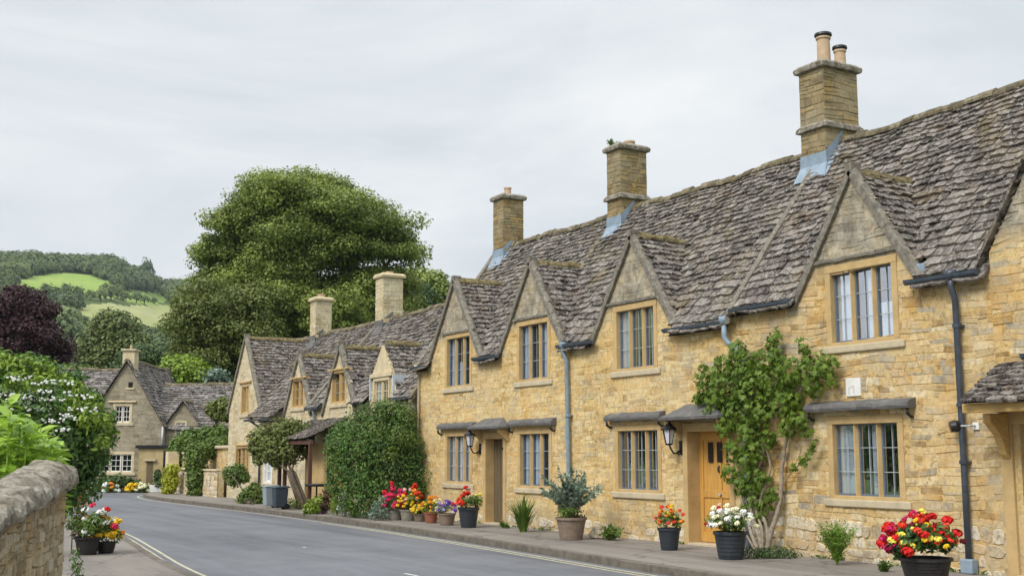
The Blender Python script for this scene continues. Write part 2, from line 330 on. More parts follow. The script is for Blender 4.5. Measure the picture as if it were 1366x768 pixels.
def mesh_np(name,V,k,mats,parent=None,faces=None,nper=None,world=True,smooth=False):
    """V: (N, nper, 3); faces: list of index tuples of equal length k"""
    N=V.shape[0]; nper=V.shape[1]
    off=wloc(parent) if (parent is not None and world) else Vector((0,0,0))
    co=(V.reshape(-1,3)-np.array(off)).astype(np.float32)
    F=np.array(faces,dtype=np.int32); nf=F.shape[0]
    idx=(F[None,:,:]+(np.arange(N,dtype=np.int32)*nper)[:,None,None]).reshape(-1)
    me=bpy.data.meshes.new(name); me.vertices.add(len(co)); me.vertices.foreach_set('co',co.ravel())
    me.loops.add(len(idx)); me.loops.foreach_set('vertex_index',idx)
    me.polygons.add(N*nf); me.polygons.foreach_set('loop_start',np.arange(0,len(idx),k,dtype=np.int32)); me.polygons.foreach_set('loop_total',np.full(N*nf,k,dtype=np.int32))
    me.update(calc_edges=True); me.validate()
    if smooth: me.polygons.foreach_set('use_smooth',[True]*len(me.polygons))
    return link(name,me,mats,parent)
LEAF={ # template vertices (length x, width y, normal z), quads
 'card':([(0,0,0),(.5,.42,.06),(1,0,-.04),(.5,-.42,.06)],[(0,1,2,3)]),
 'leaf':([(0,0,0),(.35,.22,.07),(.4,0,0),(.35,-.22,.07),(1,0,-.12),(.72,.15,.03),(.72,-.15,.03)],[(0,2,1,1),(0,3,2,2),(1,2,4,5),(3,6,4,2)]),
 'blade':([(0,.03,0),(0,-.03,0),(.5,-.022,.10),(.5,.022,.10),(1,-.004,-.05),(1,.004,-.05)],[(0,1,2,3),(3,2,4,5)]),
 'palm':([(0,0,0),(.25,.45,.03),(.45,.2,.02),(.6,.5,-.05),(.62,.14,.02),(1,0,-.1),(.62,-.14,.02),(.6,-.5,-.05),(.45,-.2,.02),(.25,-.45,.03)],[(0,1,2,8),(0,8,9,9),(2,3,4,8),(8,4,6,7),(4,5,6,6)]),
}
LEAF['leaf']=([(0,0,0),(.3,.2,.06),(.45,0,.0),(.3,-.2,.06),(.7,.16,.02),(1,0,-.14),(.7,-.16,.02)],[(0,2,1),(0,3,2),(1,2,4),(2,5,4),(3,6,2),(2,6,5)])
LEAF['palm']=([(0,0,0),(.2,.45,.03),(.42,.16,.02),(.62,.46,-.05),(.66,.12,.0),(1,0,-.12),(.66,-.12,.0),(.62,-.46,-.05),(.42,-.16,.02),(.2,-.45,.03)],[(0,1,2),(0,2,8),(0,8,9),(2,3,4),(2,4,8),(8,4,6),(8,6,7),(4,5,6)][::1])
LEAF['palm']=(LEAF['palm'][0],[(0,2,1),(0,8,2),(0,9,8),(2,4,3),(2,8,4),(8,6,4),(8,7,6),(4,6,5)])
def leaves(name,P,Nrm,size,mat,parent=None,shape='card',droop=0.0,jit=.45,world=True,tdir=None):
    P=np.asarray(P,float); n=len(P); Nrm=np.asarray(Nrm,float)+RNG.normal(0,jit,(n,3)); Nrm/=np.linalg.norm(Nrm,axis=1)[:,None]+1e-9
    T=RNG.normal(0,1,(n,3)) if tdir is None else np.asarray(tdir,float)+RNG.normal(0,.35,(n,3))
    T[:,2]-=droop; T-=Nrm*(T*Nrm).sum(1)[:,None]; T/=np.linalg.norm(T,axis=1)[:,None]+1e-9
    B=np.cross(Nrm,T); s=(np.ones(n)*size if np.isscalar(size) else np.asarray(size))*RNG.uniform(.65,1.3,n)
    tv,tf=LEAF[shape]; tv=np.array(tv)
    V=P[:,None,:]+s[:,None,None]*(tv[None,:,0,None]*T[:,None,:]+tv[None,:,1,None]*B[:,None,:]+tv[None,:,2,None]*Nrm[:,None,:])
    return mesh_np(name,V,len(tf[0]),mat,parent,faces=tf,world=world)
DF=2.3
def blob_pts(blobs,dens,shell=(.55,1.0),up=.35,zsq=1.0):
    dens=dens*DF
    """blobs: (center, (rx,ry,rz)); dens: leaves per m2 of surface"""
    Ps=[];Ns=[]
    for c,r in blobs:
        r=np.array(r,float); area=4*PI*((r[0]*r[1])**1.6/3+(r[0]*r[2])**1.6/3+(r[1]*r[2])**1.6/3)**(1/1.6); n=max(6,int(area*dens))
        d=RNG.normal(0,1,(n,3)); d/=np.linalg.norm(d,axis=1)[:,None]
        lump=1+.12*np.sin(d[:,0]*7+c[0]*3)*np.cos(d[:,1]*6+c[2]*2)+RNG.normal(0,.05,n)
        k=RNG.uniform(shell[0]**3,shell[1]**3,n)**(1/3)*lump
        Ps.append(np.array(c)+d*r*k[:,None]); nn=d/r; nn/=np.linalg.norm(nn,axis=1)[:,None]; nn[:,2]+=up; Ns.append(nn)
    return np.concatenate(Ps),np.concatenate(Ns)
def crown_blobs(ells,n,br,shell=.6,flat=.7,minz=None,vary=(.65,1.25)):
    """n clumps spread through the outer shell of a set of ellipsoids"""
    out=[]; vol=[e[1][0]*e[1][1]*e[1][2] for e in ells]; tot=sum(vol)
    for (c,r),v in zip(ells,vol):
        k=max(3,int(n*v/tot)); pts=[]; tries=0
        while len(pts)<k and tries<k*60:
            tries+=1
            d=Vector(RNG.normal(0,1,3)).normalized(); rr=random.uniform(shell**3,1)**(1/3)
            p=Vector((c[0]+d.x*r[0]*rr,c[1]+d.y*r[1]*rr,c[2]+d.z*r[2]*rr))
            if minz is not None and p.z<minz: continue
            if any((p-q).length<br*.62 for q in pts[-60:]): continue
            pts.append(p)
        for p in pts:
            b=br*random.uniform(*vary); out.append((tuple(p),(b,b,b*flat)))
    return out
def limbs(mb,base,fork,blobs,r0,bend=.25,every=1,nseg=5):
    base=Vector(base); fork=Vector(fork)
    mb.tube([base,base.lerp(fork,.3)+Vector((r0*.2,0,0)),base.lerp(fork,.7),fork],[r0*1.35,r0,r0*.85,r0*.75],10)
    main=[]
    for i,(c,r) in enumerate(blobs):
        if i%every: continue
        c=Vector(c); best=fork; bd=(c-fork).length
        for q in main:
            d=(c-q).length
            if d<bd*.75 and (q-fork).length<(c-fork).length: bd=d; best=q
        L0=(c-best).length; k=r0*.5*min(1,(L0/6+.25)) if best is fork else r0*.16
        mid=best.lerp(c,.5)+Vector((random.uniform(-1,1),random.uniform(-1,1),random.uniform(-.2,1.2)))*L0*bend*.4
        pts=[best*(1-t)**2+mid*2*t*(1-t)+c*t*t for t in np.linspace(0,1,nseg)]
        mb.tube(pts,[k*(1-.75*t)+.012 for t in np.linspace(0,1,nseg)],6,cap=False)
        main+=pts[1:-1]
# ------------------------------------------------------------------ camera, light, sky
cam=bpy.data.cameras.new('camera'); co=bpy.data.objects.new('camera',cam); COL.objects.link(co); scene.camera=co
cam.sensor_width=36; cam.lens=FPX/1366*36; cam.clip_end=6000; cam.clip_start=.05
co.location=(0,0,EYE); co.rotation_euler=(R(90)+PITCH,0,-YAW)
sun=bpy.data.lights.new('sun','SUN'); so=bpy.data.objects.new('sun',sun); COL.objects.link(so)
SUN_EL,SUN_AZ=44,-108   # azimuth measured from +Y towards +X
sun.energy=1.9; sun.angle=R(22); sun.color=(1,.965,.92)
sd=Vector((math.sin(R(SUN_AZ))*math.cos(R(SUN_EL)),math.cos(R(SUN_AZ))*math.cos(R(SUN_EL)),math.sin(R(SUN_EL))))
so.rotation_euler=sd.to_track_quat('Z','Y').to_euler(); so.location=(-20,0,40)
w=bpy.data.worlds.new('World'); scene.world=w; w.use_nodes=True; nt=w.node_tree; nt.nodes.clear()
bg=nd(nt,'ShaderNodeBackground'); wo=nd(nt,'ShaderNodeOutputWorld'); nt.links.new(bg.outputs[0],wo.inputs[0])
sky=nd(nt,'ShaderNodeTexSky',sky_type='NISHITA',sun_disc=False,sun_elevation=R(SUN_EL),sun_rotation=R(SUN_AZ),air_density=1,dust_density=2)
tc=nd(nt,'ShaderNodeTexCoord'); sep=nd(nt,'ShaderNodeSeparateXYZ',{'Vector':tc.outputs['Generated']})
mp=nd(nt,'ShaderNodeMapping',{'Vector':tc.outputs['Generated']}); mp.inputs['Scale'].default_value=(1.1,1.1,3.6)
cl=ramp(nt,noise(nt,1.7,7,.56,vec=mp.outputs[0],dist=.7),[(.32,(4.5,4.9,5.25)),(.45,(5.5,5.85,6.1)),(.56,(6.3,6.5,6.6)),(.68,(7.1,7.2,7.2))])
elev=nd(nt,'ShaderNodeMapRange',{'Value':sep.outputs[2],'From Min':.36,'From Max':1.0,'To Min':1.0,'To Max':2.3})
cl2=nd(nt,'ShaderNodeVectorMath',{0:cl,'Scale':elev.outputs[0]},operation='SCALE')
mixed=mixc(nt,sky.outputs[0],cl2.outputs[0],.93)
nt.links.new(mixed,bg.inputs[0]); bg.inputs[1].default_value=.1
vs=scene.view_settings; vs.view_transform='Standard'; vs.look='None'; vs.gamma=1; vs.use_curve_mapping=False; vs.exposure=0.48
scene.cycles.max_bounces=6; scene.cycles.diffuse_bounces=3; scene.cycles.glossy_bounces=3; scene.cycles.transparent_max_bounces=8; scene.cycles.volume_bounces=0
try: scene.cycles.use_denoising=True
except Exception: pass
# ------------------------------------------------------------------ masonry and roofs
class Fr:
    """wall frame: u along the wall, v up, d out of the wall"""
    def __init__(s,o,U,n): s.o=Vector(o); s.U=Vector(U); s.n=Vector(n)
    def P(s,u,v,d=0.0): return s.o+s.U*u+s.n*d+Vector((0,0,v))
    def box(s,mb,u0,u1,v0,v1,d0,d1,mi=0):
        return mb.hexa([s.P(u0,v0,d0),s.P(u1,v0,d0),s.P(u1,v0,d1),s.P(u0,v0,d1),s.P(u0,v1,d0),s.P(u1,v1,d0),s.P(u1,v1,d1),s.P(u0,v1,d1)],mi)
FACADE=Fr((XF,0,0),(0,1,0),(-1,0,0))
def sub_iv(ivs,a,b):
    out=[]
    for x,y in ivs:
        if b<=x or a>=y: out.append((x,y)); continue
        if a>x: out.append((x,a))
        if b<y: out.append((b,y))
    return out
def stonework(mb,fr,u0,u1,v0,top,opens,hs=(.075,.15),ls=(.09,.40),dep=(.0,.012),jit=.014,gap=.005,rub=None,seed=1,mi=1):
    rd=random.Random(seed); v=v0; vmax=max(top(u0+(u1-u0)*i/80) for i in range(81))
    while v<vmax:
        rb=rub is not None and v<rub
        h=rd.uniform(.14,.23) if rb else rd.uniform(*hs)
        vm=v+h/2; ivs=[(u0,u1)]
        for (a,b,c,d) in opens:
            if c-.02<vm<d+.02: ivs=sub_iv(ivs,a,b)
        for a,b in ivs:
            u=a
            while u<b-.01:
                l=rd.uniform(.14,.34) if rb else rd.uniform(*ls)*(1 if h<.13 else 1.15)
                if b-(u+l)<.1: l=b-u
                uu=u+l; g=gap*(1.6 if rb else 1); j=jit*(2.2 if rb else 1)
                t0=top(u+.01); t1=top(uu-.01); parts=[(v,v+h)]
                if h>.10 and not rb and rd.random()<.28: m_=v+h*rd.uniform(.35,.65); parts=[(v,m_),(m_,v+h)]
                for va,vb in parts:
                  if max(t0,t1)>va+.03:
                    q=[(u+g,va+g),(uu-g,va+g),(uu-g,min(vb-g,t1-.035)),(u+g,min(vb-g,t0-.035))]
                    if q[2][1]>va+.01 or q[3][1]>va+.01:
                        q=[(x+rd.uniform(-j,j)*(0 if x in (u0+g,u1-g) else 1),max(va+.002,y+rd.uniform(-j,j)) if y<vb-g-.001 else y+rd.uniform(-j,j)) for x,y in q]
                        if rb: # irregular, rounder
                            cx=sum(p[0] for p in q)/4; cy=sum(p[1] for p in q)/4
                            ring=[]
                            for i in range(4):
                                p=q[i]; n=q[(i+1)%4]; ring.append((p[0]*.82+cx*.18*1,p[1]*.82+cy*.18)); ring.append(((p[0]+n[0])/2*1.0+rd.uniform(-.012,.012),(p[1]+n[1])/2+rd.uniform(-.008,.008)))
                            q=ring
                        q=[(x+.012*math.sin(y*11+x*2.3+seed)*(0 if abs(x-a)<.03 or abs(x-b)<.03 else 1),y+(.022*math.sin(x*1.9+y*1.3+seed)+.013*math.sin(x*5.3+y*4+seed*2))*min(1,max(0,(y-v0)*3))*min(1,max(0,(min(t0,t1)-y)*4))) for x,y in q]
                        n=len(q); cx=sum(p[0] for p in q)/n; cy=sum(p[1] for p in q)/n; dd=rd.uniform(*dep)*(2.4 if rb else 1); tl=rd.uniform(-.003,.003)
                        k=.007
                        def sh(p,m):
                            dx,dy=cx-p[0],cy-p[1]; L_=math.hypot(dx,dy)+1e-6; return (p[0]+dx/L_*m,p[1]+dy/L_*m)
                        vs_=[fr.P(x,y,-.03) for x,y in q]+[fr.P(x,y,dd*.35) for x,y in q]+[fr.P(*sh(p,k*(1.7 if rb else 1)),dd+tl) for p in q]
                        fs=[(i,(i+1)%n,n+(i+1)%n,n+i) for i in range(n)]+[(n+i,n+(i+1)%n,2*n+(i+1)%n,2*n+i) for i in range(n)]+[tuple(range(2*n,3*n))]
                        mb.add(vs_,fs,2 if rb else mi)
                u=uu
        v+=h
def backing(mb,fr,u0,u1,v0,top,opens,brk=(),d=0.0,mi=0,dz=0.0):
    us=sorted(set([u0,u1]+[x for o in opens for x in o[:2] if u0<x<u1]+[b for b in brk if u0<b<u1]))
    for a,b in zip(us,us[1:]):
        if b-a<1e-4: continue
        m=(a+b)/2; os_=sorted([(o[2],o[3]) for o in opens if o[0]<=m<=o[1]]); lo=v0
        ta,tb=top(a+1e-4)-dz,top(b-1e-4)-dz
        for c,e in os_:
            if c>lo: mb.add([fr.P(a,lo,d),fr.P(b,lo,d),fr.P(b,c,d),fr.P(a,c,d)],[(0,1,2,3)],mi)
            lo=max(lo,e)
        if min(ta,tb)>lo-1e-3 or max(ta,tb)>lo: mb.add([fr.P(a,lo,d),fr.P(b,lo,d),fr.P(b,max(tb,lo),d),fr.P(a,max(ta,lo),d)],[(0,1,2,3)],mi)
def sag(p): return .022*math.sin(p[1]*1.3+p[0]*.7)+.016*math.sin(p[1]*3.1+1.3+p[2]*2)+.012*math.sin(p[1]*.45)
def tiles(mb,o,U,W,N,ulen,wlen,ok,c0=.20,c1=.11,tw=(.16,.38),seed=1,iv=None):
    """overlapping stone slates: o eave corner, U along the eave, W up the slope, N outward"""
    rd=random.Random(seed); o=Vector(o);U=Vector(U);W=Vector(W);N=Vector(N); w=-.02
    while w<wlen-.03:
        t=max(0,w)/wlen; cs=(c0+(c1-c0)*t)*rd.uniform(.9,1.1); cs=min(cs,wlen-w+.02)
        a,b=(0,ulen) if iv is None else iv(w+cs*.5)
        u=a-rd.uniform(0,.02)
        while u<b-.04:
            l=rd.uniform(*tw)*(1-.35*t)
            if b-(u+l)<.08: l=b-u
            c=o+U*(u+l/2)+W*(w+cs/2)
            if ok is None or ok(c):
                th=rd.uniform(.022,.055); g=rd.uniform(.003,.011); lift=rd.uniform(0,.018); L2=min(cs*1.75,wlen-w+.05); j=lambda s=.014: rd.uniform(-s,s)
                sk=rd.uniform(-.02,.02); wob=rd.uniform(-.012,.012)
                def q(uu,ww,nn):
                    p=o+U*uu+W*ww; return p+N*(nn+sag(p))
                e0=w+j(.03);e1=w+j(.03);em=w+j(.02)-.008
                # bottom edge (three points), then top edge
                vs_=[q(u+g,e0,.012+lift),q(u+l/2,em,.012+lift+wob*.3),q(u+l-g,e1,.012+lift+sk*.3),q(u+l-g,w+L2,-.012),q(u+g,w+L2,-.012),
                     q(u+g,e0+.006,th+lift+.012),q(u+l/2,em+.004,th+lift+.012+wob*.3),q(u+l-g,e1+.006,th+lift+.012+sk*.3),q(u+l-g,w+L2,.004),q(u+g,w+L2,.004)]
                mb.add(vs_,[(0,1,6,5),(1,2,7,6),(2,3,8,7),(4,0,5,9),(5,6,7,8,9)])
            u+=l
        w+=cs
def ridge_line(mb,p0,p1,w=.115,h=.055,seed=3,seg=.30,drop=.09):
    rd=random.Random(seed); p0=Vector(p0);p1=Vector(p1);D=(p1-p0); L_=D.length; D.normalize(); S=D.cross(Vector((0,0,1))).normalized(); u=0
    while u<L_-.03:
        l=min(rd.uniform(seg*.7,seg*1.2),L_-u)
        if L_-u-l<.1: l=L_-u
        z=rd.uniform(-.02,.022); hh=h*rd.uniform(.6,1.3); vs_=[]
        for uu in (u+.004,u+l-.004):
            p=p0+D*uu; sg=Vector((0,0,sag(p)+z)); jj=rd.uniform(-.01,.01)
            for a,b in ((-w,-drop),(-w*.95,-drop+.05),(-w*.4,hh*.7),(0,hh),(w*.4,hh*.7),(w*.95,-drop+.05),(w,-drop)): vs_.append(p+S*(a+jj)+Vector((0,0,b))+sg)
        fs=[(i,i+1,8+i,7+i) for i in range(6)]+[tuple(range(7)),tuple(range(7,14))]
        mb.add(vs_,fs); u+=l
def window(root,fr,u0,u1,v0,v1,nl=3,curt=('none',)*3,sur='dressed',sill='sill',label=None,simple_=False,mw=.07,fm='casement',bars=2,sw=.11,depth=.11,paint=False):
    mb=MB(); d0,d1=-depth-.07,.02
    fr.box(mb,u0-sw,u0,v0-.02,v1,d0,d1); fr.box(mb,u1,u1+sw,v0-.02,v1,d0,d1); fr.box(mb,u0-sw-.003,u1+sw+.003,v1,v1+sw*1.1,d0,d1+.003); fr.box(mb,u0-sw+.01,u1+sw-.01,v0-.06,v0,d0,d1-.004)
    win=build('window',mb,M[sur],root,bev=.008)
    if label: win['label']=label
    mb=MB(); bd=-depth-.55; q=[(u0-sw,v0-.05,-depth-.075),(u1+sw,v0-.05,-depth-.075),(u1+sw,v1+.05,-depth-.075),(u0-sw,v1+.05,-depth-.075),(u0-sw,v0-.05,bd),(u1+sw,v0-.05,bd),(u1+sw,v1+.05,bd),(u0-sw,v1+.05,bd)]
    mb.add([fr.P(*p) for p in q],[(4,5,6,7),(0,1,5,4),(1,2,6,5),(2,3,7,6),(3,0,4,7)]); build('dark_backing_box',mb,M['dark'],win)  # shallow box painted near-black in place of the unlit room's shade
    mb=MB(); n=16
    fr.box(mb,u0-sw-.1,u1+sw+.1,v0-.17,v0-.055,-.05,.048); build('sill',mb,M[sill],win,bev=.018)
    lw=((u1-u0)-mw*(nl-1))/nl
    for i in range(nl-1):
        a=u0+lw*(i+1)+mw*i; mb=MB(); dm=-.015; 
        vsn=[(a,-depth-.06),(a,-.07),(a+.025,dm),(a+mw-.025,dm),(a+mw,-.07),(a+mw,-depth-.06)]
        mb.add([fr.P(x,v0-.01,d) for x,d in vsn]+[fr.P(x,v1+.01,d) for x,d in vsn],[(j,(j+1)%6,6+(j+1)%6,6+j) for j in range(6)]); build('mullion',mb,M[sur],win)
    for i in range(nl):
        a=u0+(lw+mw)*i; b=a+lw; f=.022 if not paint else .04; dg=-depth+.02
        mb=MB(); fr.box(mb,a,a+f,v0,v1,dg-.03,dg+.012); fr.box(mb,b-f,b,v0,v1,dg-.03,dg+.012); fr.box(mb,a+f,b-f,v0,v0+f*1.5,dg-.03,dg+.010); fr.box(mb,a+f,b-f,v1-f,v1,dg-.03,dg+.010)
        cf=build('casement',mb,M[fm],win)
        mb=MB(); t=.0045 if not paint else .012
        for k in range(bars): vv=v0+(v1-v0)*(k+1)/(bars+1); fr.box(mb,a+f,b-f,vv-t*1.1,vv+t*1.1,dg-.012,dg+.006)
        if not simple_ or paint: fr.box(mb,(a+b)/2-t*.8,(a+b)/2+t*.8,v0+f,v1-f,dg-.010,dg+.004)
        build('glazing_bar',mb,M['leading'] if not paint else M[fm],cf)
        mb=MB(); q=[fr.P(a+f*.5,v0+.01,dg-.014),fr.P(b-f*.5,v0+.01,dg-.014),fr.P(b-f*.5,v1-.01,dg-.014),fr.P(a+f*.5,v1-.01,dg-.014)]
        mb.add(q,[(0,1,2,3)]); build('pane',mb,M['glass'],win)
        c=curt[i%len(curt)]
        if c!='none':
            mb=MB(); x0,x1=(a,b) if c=='full' else (a,a+lw*.45) if c=='near' else (a+lw*.5,b); vt=v1 if c!='half' else v0+(v1-v0)*.5
            if c=='half': x0,x1=a,b
            ph=random.uniform(0,6); m_=40; vs_=[]
            for k in range(m_+1):
                x=x0+(x1-x0)*k/m_; d=dg-.045+.010*math.sin(k/m_*(x1-x0)*70+ph)+.006*math.sin(k*.9+ph)
                vs_+=[fr.P(x,v0,d),fr.P(x,vt,d)]
            mb.add(vs_,[(2*k,2*k+2,2*k+3,2*k+1) for k in range(m_)]); build('curtain',mb,M['curtain'],win,smooth=True)
    return win
def hood(root,fr,u0,u1,v,kind='slab',d=.2,h=.12,name='hood',brackets=True,mat='hood'):
    mb=MB(); rd=random.Random(int(u0*100)); n=14; pr=[(0,0),(d*.92,-.01),(d,.03),(d*.96,h*.6),(d*.75,h*.92),(d*.3,h*1.12),(0,h*1.25)]
    vs_=[]
    for k in range(n+1):
        u=u0+(u1-u0)*k/n; j=[rd.uniform(-.008,.008) for _ in pr]; e=1 if 0<k<n else .93
        vs_+=[fr.P(u,v+b+jj,a*e+jj*.5) for (a,b),jj in zip(pr,j)]
    m_=len(pr); fs=[(k*m_+i,k*m_+i+1,(k+1)*m_+i+1,(k+1)*m_+i) for k in range(n) for i in range(m_-1)]+[tuple(range(m_)),tuple(n*m_+i for i in range(m_))]
    mb.add(vs_,fs); o=build(name,mb,M[mat],root)
    if brackets:
        for u in (u0+.06,u1-.06):
            mb=MB(); mb.tube([fr.P(u,v-.01,.13),fr.P(u,v-.09,.12),fr.P(u,v-.14,.05),fr.P(u,v-.13,-.01)],[.02,.028,.022,.02],8); build('bracket',mb,M['black'],o,smooth=True)
    return o
def gutter(root,fr,u0,u1,v,d=.16,mat='gutter'):
    mb=MB(); r=.062; prof=[(math.cos(a)*r,math.sin(a)*r) for a in np.linspace(PI,2*PI,7)]; prof=[(prof[0][0]-.008,.012)]+prof+[(prof[-1][0]+.008,.012)]
    inn=[(x*.82,y*.82+.002) for x,y in prof[::-1]]; pf=prof+inn; n=len(pf)
    vs_=[fr.P(u,v+y,d+x) for u in (u0,u1) for x,y in pf]
    mb.add(vs_,[(i,(i+1)%n,n+(i+1)%n,n+i) for i in range(n)]+[tuple(range(len(prof)))+(),tuple(n+i for i in range(len(prof)))])
    k=u0+.3
    while k<u1: 
        fr.box(mb,k,k+.02,v-.09,v-.06,0,d); k+=.85
    return build('gutter',mb,M[mat],root)
def chimney(root,x0,x1,y0,y1,zb,zt,zs=None,pots=(),mat='chim',flash=True,ze=0,lead='lead',seed=1,lab=None,leadz=None):
    mb=MB(); cx,cy=(x0+x1)/2,(y0+y1)/2
    mb.box(x0+.004,x1-.004,y0+.004,y1-.004,zb,zt-.14,0)
    top=lambda u:zt-.14
    for fr,l in ((Fr((x0,0,0),(0,1,0),(-1,0,0)),(y0,y1)),(Fr((0,y0,0),(1,0,0),(0,-1,0)),(x0,x1)),(Fr((x1,0,0),(0,1,0),(1,0,0)),(y0,y1)),(Fr((0,y1,0),(1,0,0),(0,1,0)),(x0,x1))):
        stonework(mb,fr,l[0],l[1],zb,top,[],hs=(.08,.17),ls=(.10,.34),dep=(.001,.012),jit=.012,seed=seed); seed+=1
    c=build('chimney',mb,[M[mat],M[mat]],root)
    if lab: c['label']=lab
    mb=MB(); o=.085
    mb.hexa([(x0-o*.8,y0-o*.8,zt-.14),(x1+o*.8,y0-o*.8,zt-.14),(x1+o*.8,y1+o*.8,zt-.14),(x0-o*.8,y1+o*.8,zt-.14),(x0-o,y0-o,zt-.06),(x1+o,y0-o,zt-.06),(x1+o,y1+o,zt-.06),(x0-o,y1+o,zt-.06)])
    mb.hexa([(x0-o,y0-o,zt-.058),(x1+o,y0-o,zt-.058),(x1+o,y1+o,zt-.058),(x0-o,y1+o,zt-.058),(x0-.02,y0-.02,zt+.01),(x1+.02,y0-.02,zt+.01),(x1+.02,y1+.02,zt+.01),(x0-.02,y1+.02,zt+.01)])
    build('cap',mb,M['coping'] if mat=='chim' else M['dressed_pale'],c,bev=.015)
    if zs:
        mb=MB(); o=.075
        mb.hexa([(x0-o,y0-o,zs-.07),(x1+o,y0-o,zs-.07),(x1+o,y1+o,zs-.07),(x0-o,y1+o,zs-.07),(x0-o*.9,y0-o*.9,zs),(x1+o*.9,y0-o*.9,zs),(x1+o*.9,y1+o*.9,zs),(x0-o*.9,y1+o*.9,zs)])
        mb.hexa([(x0-o*.9,y0-o*.9,zs+.002),(x1+o*.9,y0-o*.9,zs+.002),(x1+o*.9,y1+o*.9,zs+.002),(x0-o*.9,y1+o*.9,zs+.002),(x0-.01,y0-.01,zs+.07),(x1+.01,y0-.01,zs+.07),(x1+.01,y1+.01,zs+.07),(x0-.01,y1+.01,zs+.07)])
        build('string_course',mb,M['coping'],c,bev=.012)
    for (px,py,r,h,colr) in pots:
        mb=MB(); mb.lathe([(r*1.12,0),(r*1.12,.04),(r,.06),(r*.94,h-.05),(r*1.1,h-.04),(r*1.1,h),(r*.8,h),(r*.75,h-.1)],(cx+px,cy+py,zt),20); p=build('chimney_pot',mb,M['clay'],c,smooth=False)
        if colr: mb=MB(); mb.lathe([(r*1.16,h+.005),(r*1.3,h+.03),(r*1.25,h+.07),(r*.9,h+.09),(.01,h+.09)],(cx+px,cy+py,zt),20); build('cowl',mb,M['black'],p)
    if leadz is not None:  # stepped lead soaker down the two visible sides
        za=leadz[0]; tn=leadz[1]; mb=MB(); g=.012
        def rz(x): return za-(16.1-x)*tn
        a=x0-.19
        mb.add([(a,y0-.14,rz(a)+.075),(a,y1+.05,rz(a)+.075),(x0-g,y1+.03,rz(x0)+.14),(x0-g,y0-.03,rz(x0)+.14),(x0-g,y1+.02,rz(x0)+.36),(x0-g,y0-g,rz(x0)+.36)],[(0,1,2,3),(3,2,4,5)])
        mb.add([(x0-g,y0-g,rz(x0)+.36),(x0-g,y0-g,rz(x0)+.10),(cx,y0-g,rz(cx)+.02),(cx,y0-g,rz(cx)+.24),(a,y0-.14,rz(a)+.075),(cx,y0-.12,rz(cx)+.075)],[(0,1,2,3),(1,4,5,2)])
        build('flashing',mb,M[lead],c)
    return c
def pipe(root,pts,r=.04,mat='pipe_pale',clips=()):
    mb=MB(); mb.tube(pts,r,12)
    p0=Vector(pts[0]); mb.tube([p0+Vector((0,0,.10)),p0+Vector((0,0,.02)),p0-Vector((0,0,.05))],[r*1.9,r*1.8,r],12)
    o=build('downpipe',mb,M[mat],root,smooth=True)
    for z in clips:
        mb=MB(); x,y=pts[-2][0],pts[-2][1]; mb.tube([(x,y,z-.025),(x,y,z+.025)],r*1.35,12); mb.box(x,x+.09,y-.07,y+.07,z-.014,z+.014); build('pipe_clip',mb,M[mat],o)
    return o
def dormer_roof(root,g,zroof,seed,mats=('tile','ridge','verge'),cope=True,back=None):
    """g: sc, apex, k(slope), hw (half width at its foot), xf (front x).  Ridge runs back in +X until it meets the main roof."""
    sc,ap,k,hw,xf=g['sc'],g['apex'],g['k'],g['hw'],g.get('xf',XF)
    inv=zroof['inv']; xr=back or inv(ap-.02)
    a=math.atan(k); dm=None
    mb=MB(); ub=MB(); oh=.04
    for sg in (-1,1):
        wl=hw/math.cos(a)
        # eave corner at foot; W goes up to the ridge
        foot=Vector((xf+oh,sc+sg*hw,ap-k*hw)); Wd=Vector((0,-sg*math.cos(a),math.sin(a))); Nn=Vector((0,sg*math.sin(a),math.cos(a)))
        def iv(w,foot=foot,Wd=Wd):
            z=foot.z+w*math.sin(a); return (0,max(.05,(back or inv(z-.03))-xf+.12))
        tiles(mb,foot,(1,0,0),Wd,Nn,1,wl,None,c0=.17,c1=.12,tw=(.15,.32),seed=seed+sg,iv=iv)
        n=8
        for i in range(n):
            w0,w1=wl*i/n,wl*(i+1)/n; x0=iv(w0)[1];x1=iv(w1)[1]; q=[foot+Wd*w0,foot+Wd*w0+Vector((x0,0,0)),foot+Wd*w1+Vector((x1,0,0)),foot+Wd*w1]
            ub.add([p-Nn*.02 for p in q],[(0,1,2,3)])
    o=build('dormer_roof',mb,M[mats[0]],root); build('underlay',ub,M['underlay'],o)
    mb=MB(); ridge_line(mb,(xf+.08,sc,ap+.035),(xr+.05,sc,ap+.035),w=.1,seed=seed); build('ridge_tiles',mb,M['moss_ridge'] if mats[0]=='tile' else M[mats[1]],o)
    if cope:
        mb=MB(); t=.075; ext=.12; rd=random.Random(seed)
        for sg in (-1,1):
            Wd=Vector((0,-sg*math.cos(a),math.sin(a))); Nn=Vector((0,sg*math.sin(a),math.cos(a))); foot=Vector((0,sc+sg*hw,ap-k*hw))
            L_=hw/math.cos(a); npc=max(3,int(L_/.5)); 
            for i in range(npc):
                w0=-ext+ (L_+ext)*i/npc+.003; w1=-ext+(L_+ext)*(i+1)/npc-.003+ (0.02 if i==npc-1 else 0); c=[]; jn=rd.uniform(-.008,.012)
                for w_ in (w0,w1):
                    p=foot+Wd*w_
                    for x,nn in ((xf-.075,-.05),(xf-.075,t*.8),(xf+.02,t+.02),(xf+.085,t*.9),(xf+.085,-.05)): c.append(Vector((x,p.y,p.z))+Nn*(nn+jn))
                mb.add(c,[(j,(j+1)%5,5+(j+1)%5,5+j) for j in range(5)]+[tuple(range(5)),tuple(range(5,10))])
        mb.box(xf-.08,xf+.14,sc-.07,sc+.07,ap+.02,ap+.15)
        build('verge_coping',mb,M[mats[2]],o)
    return o
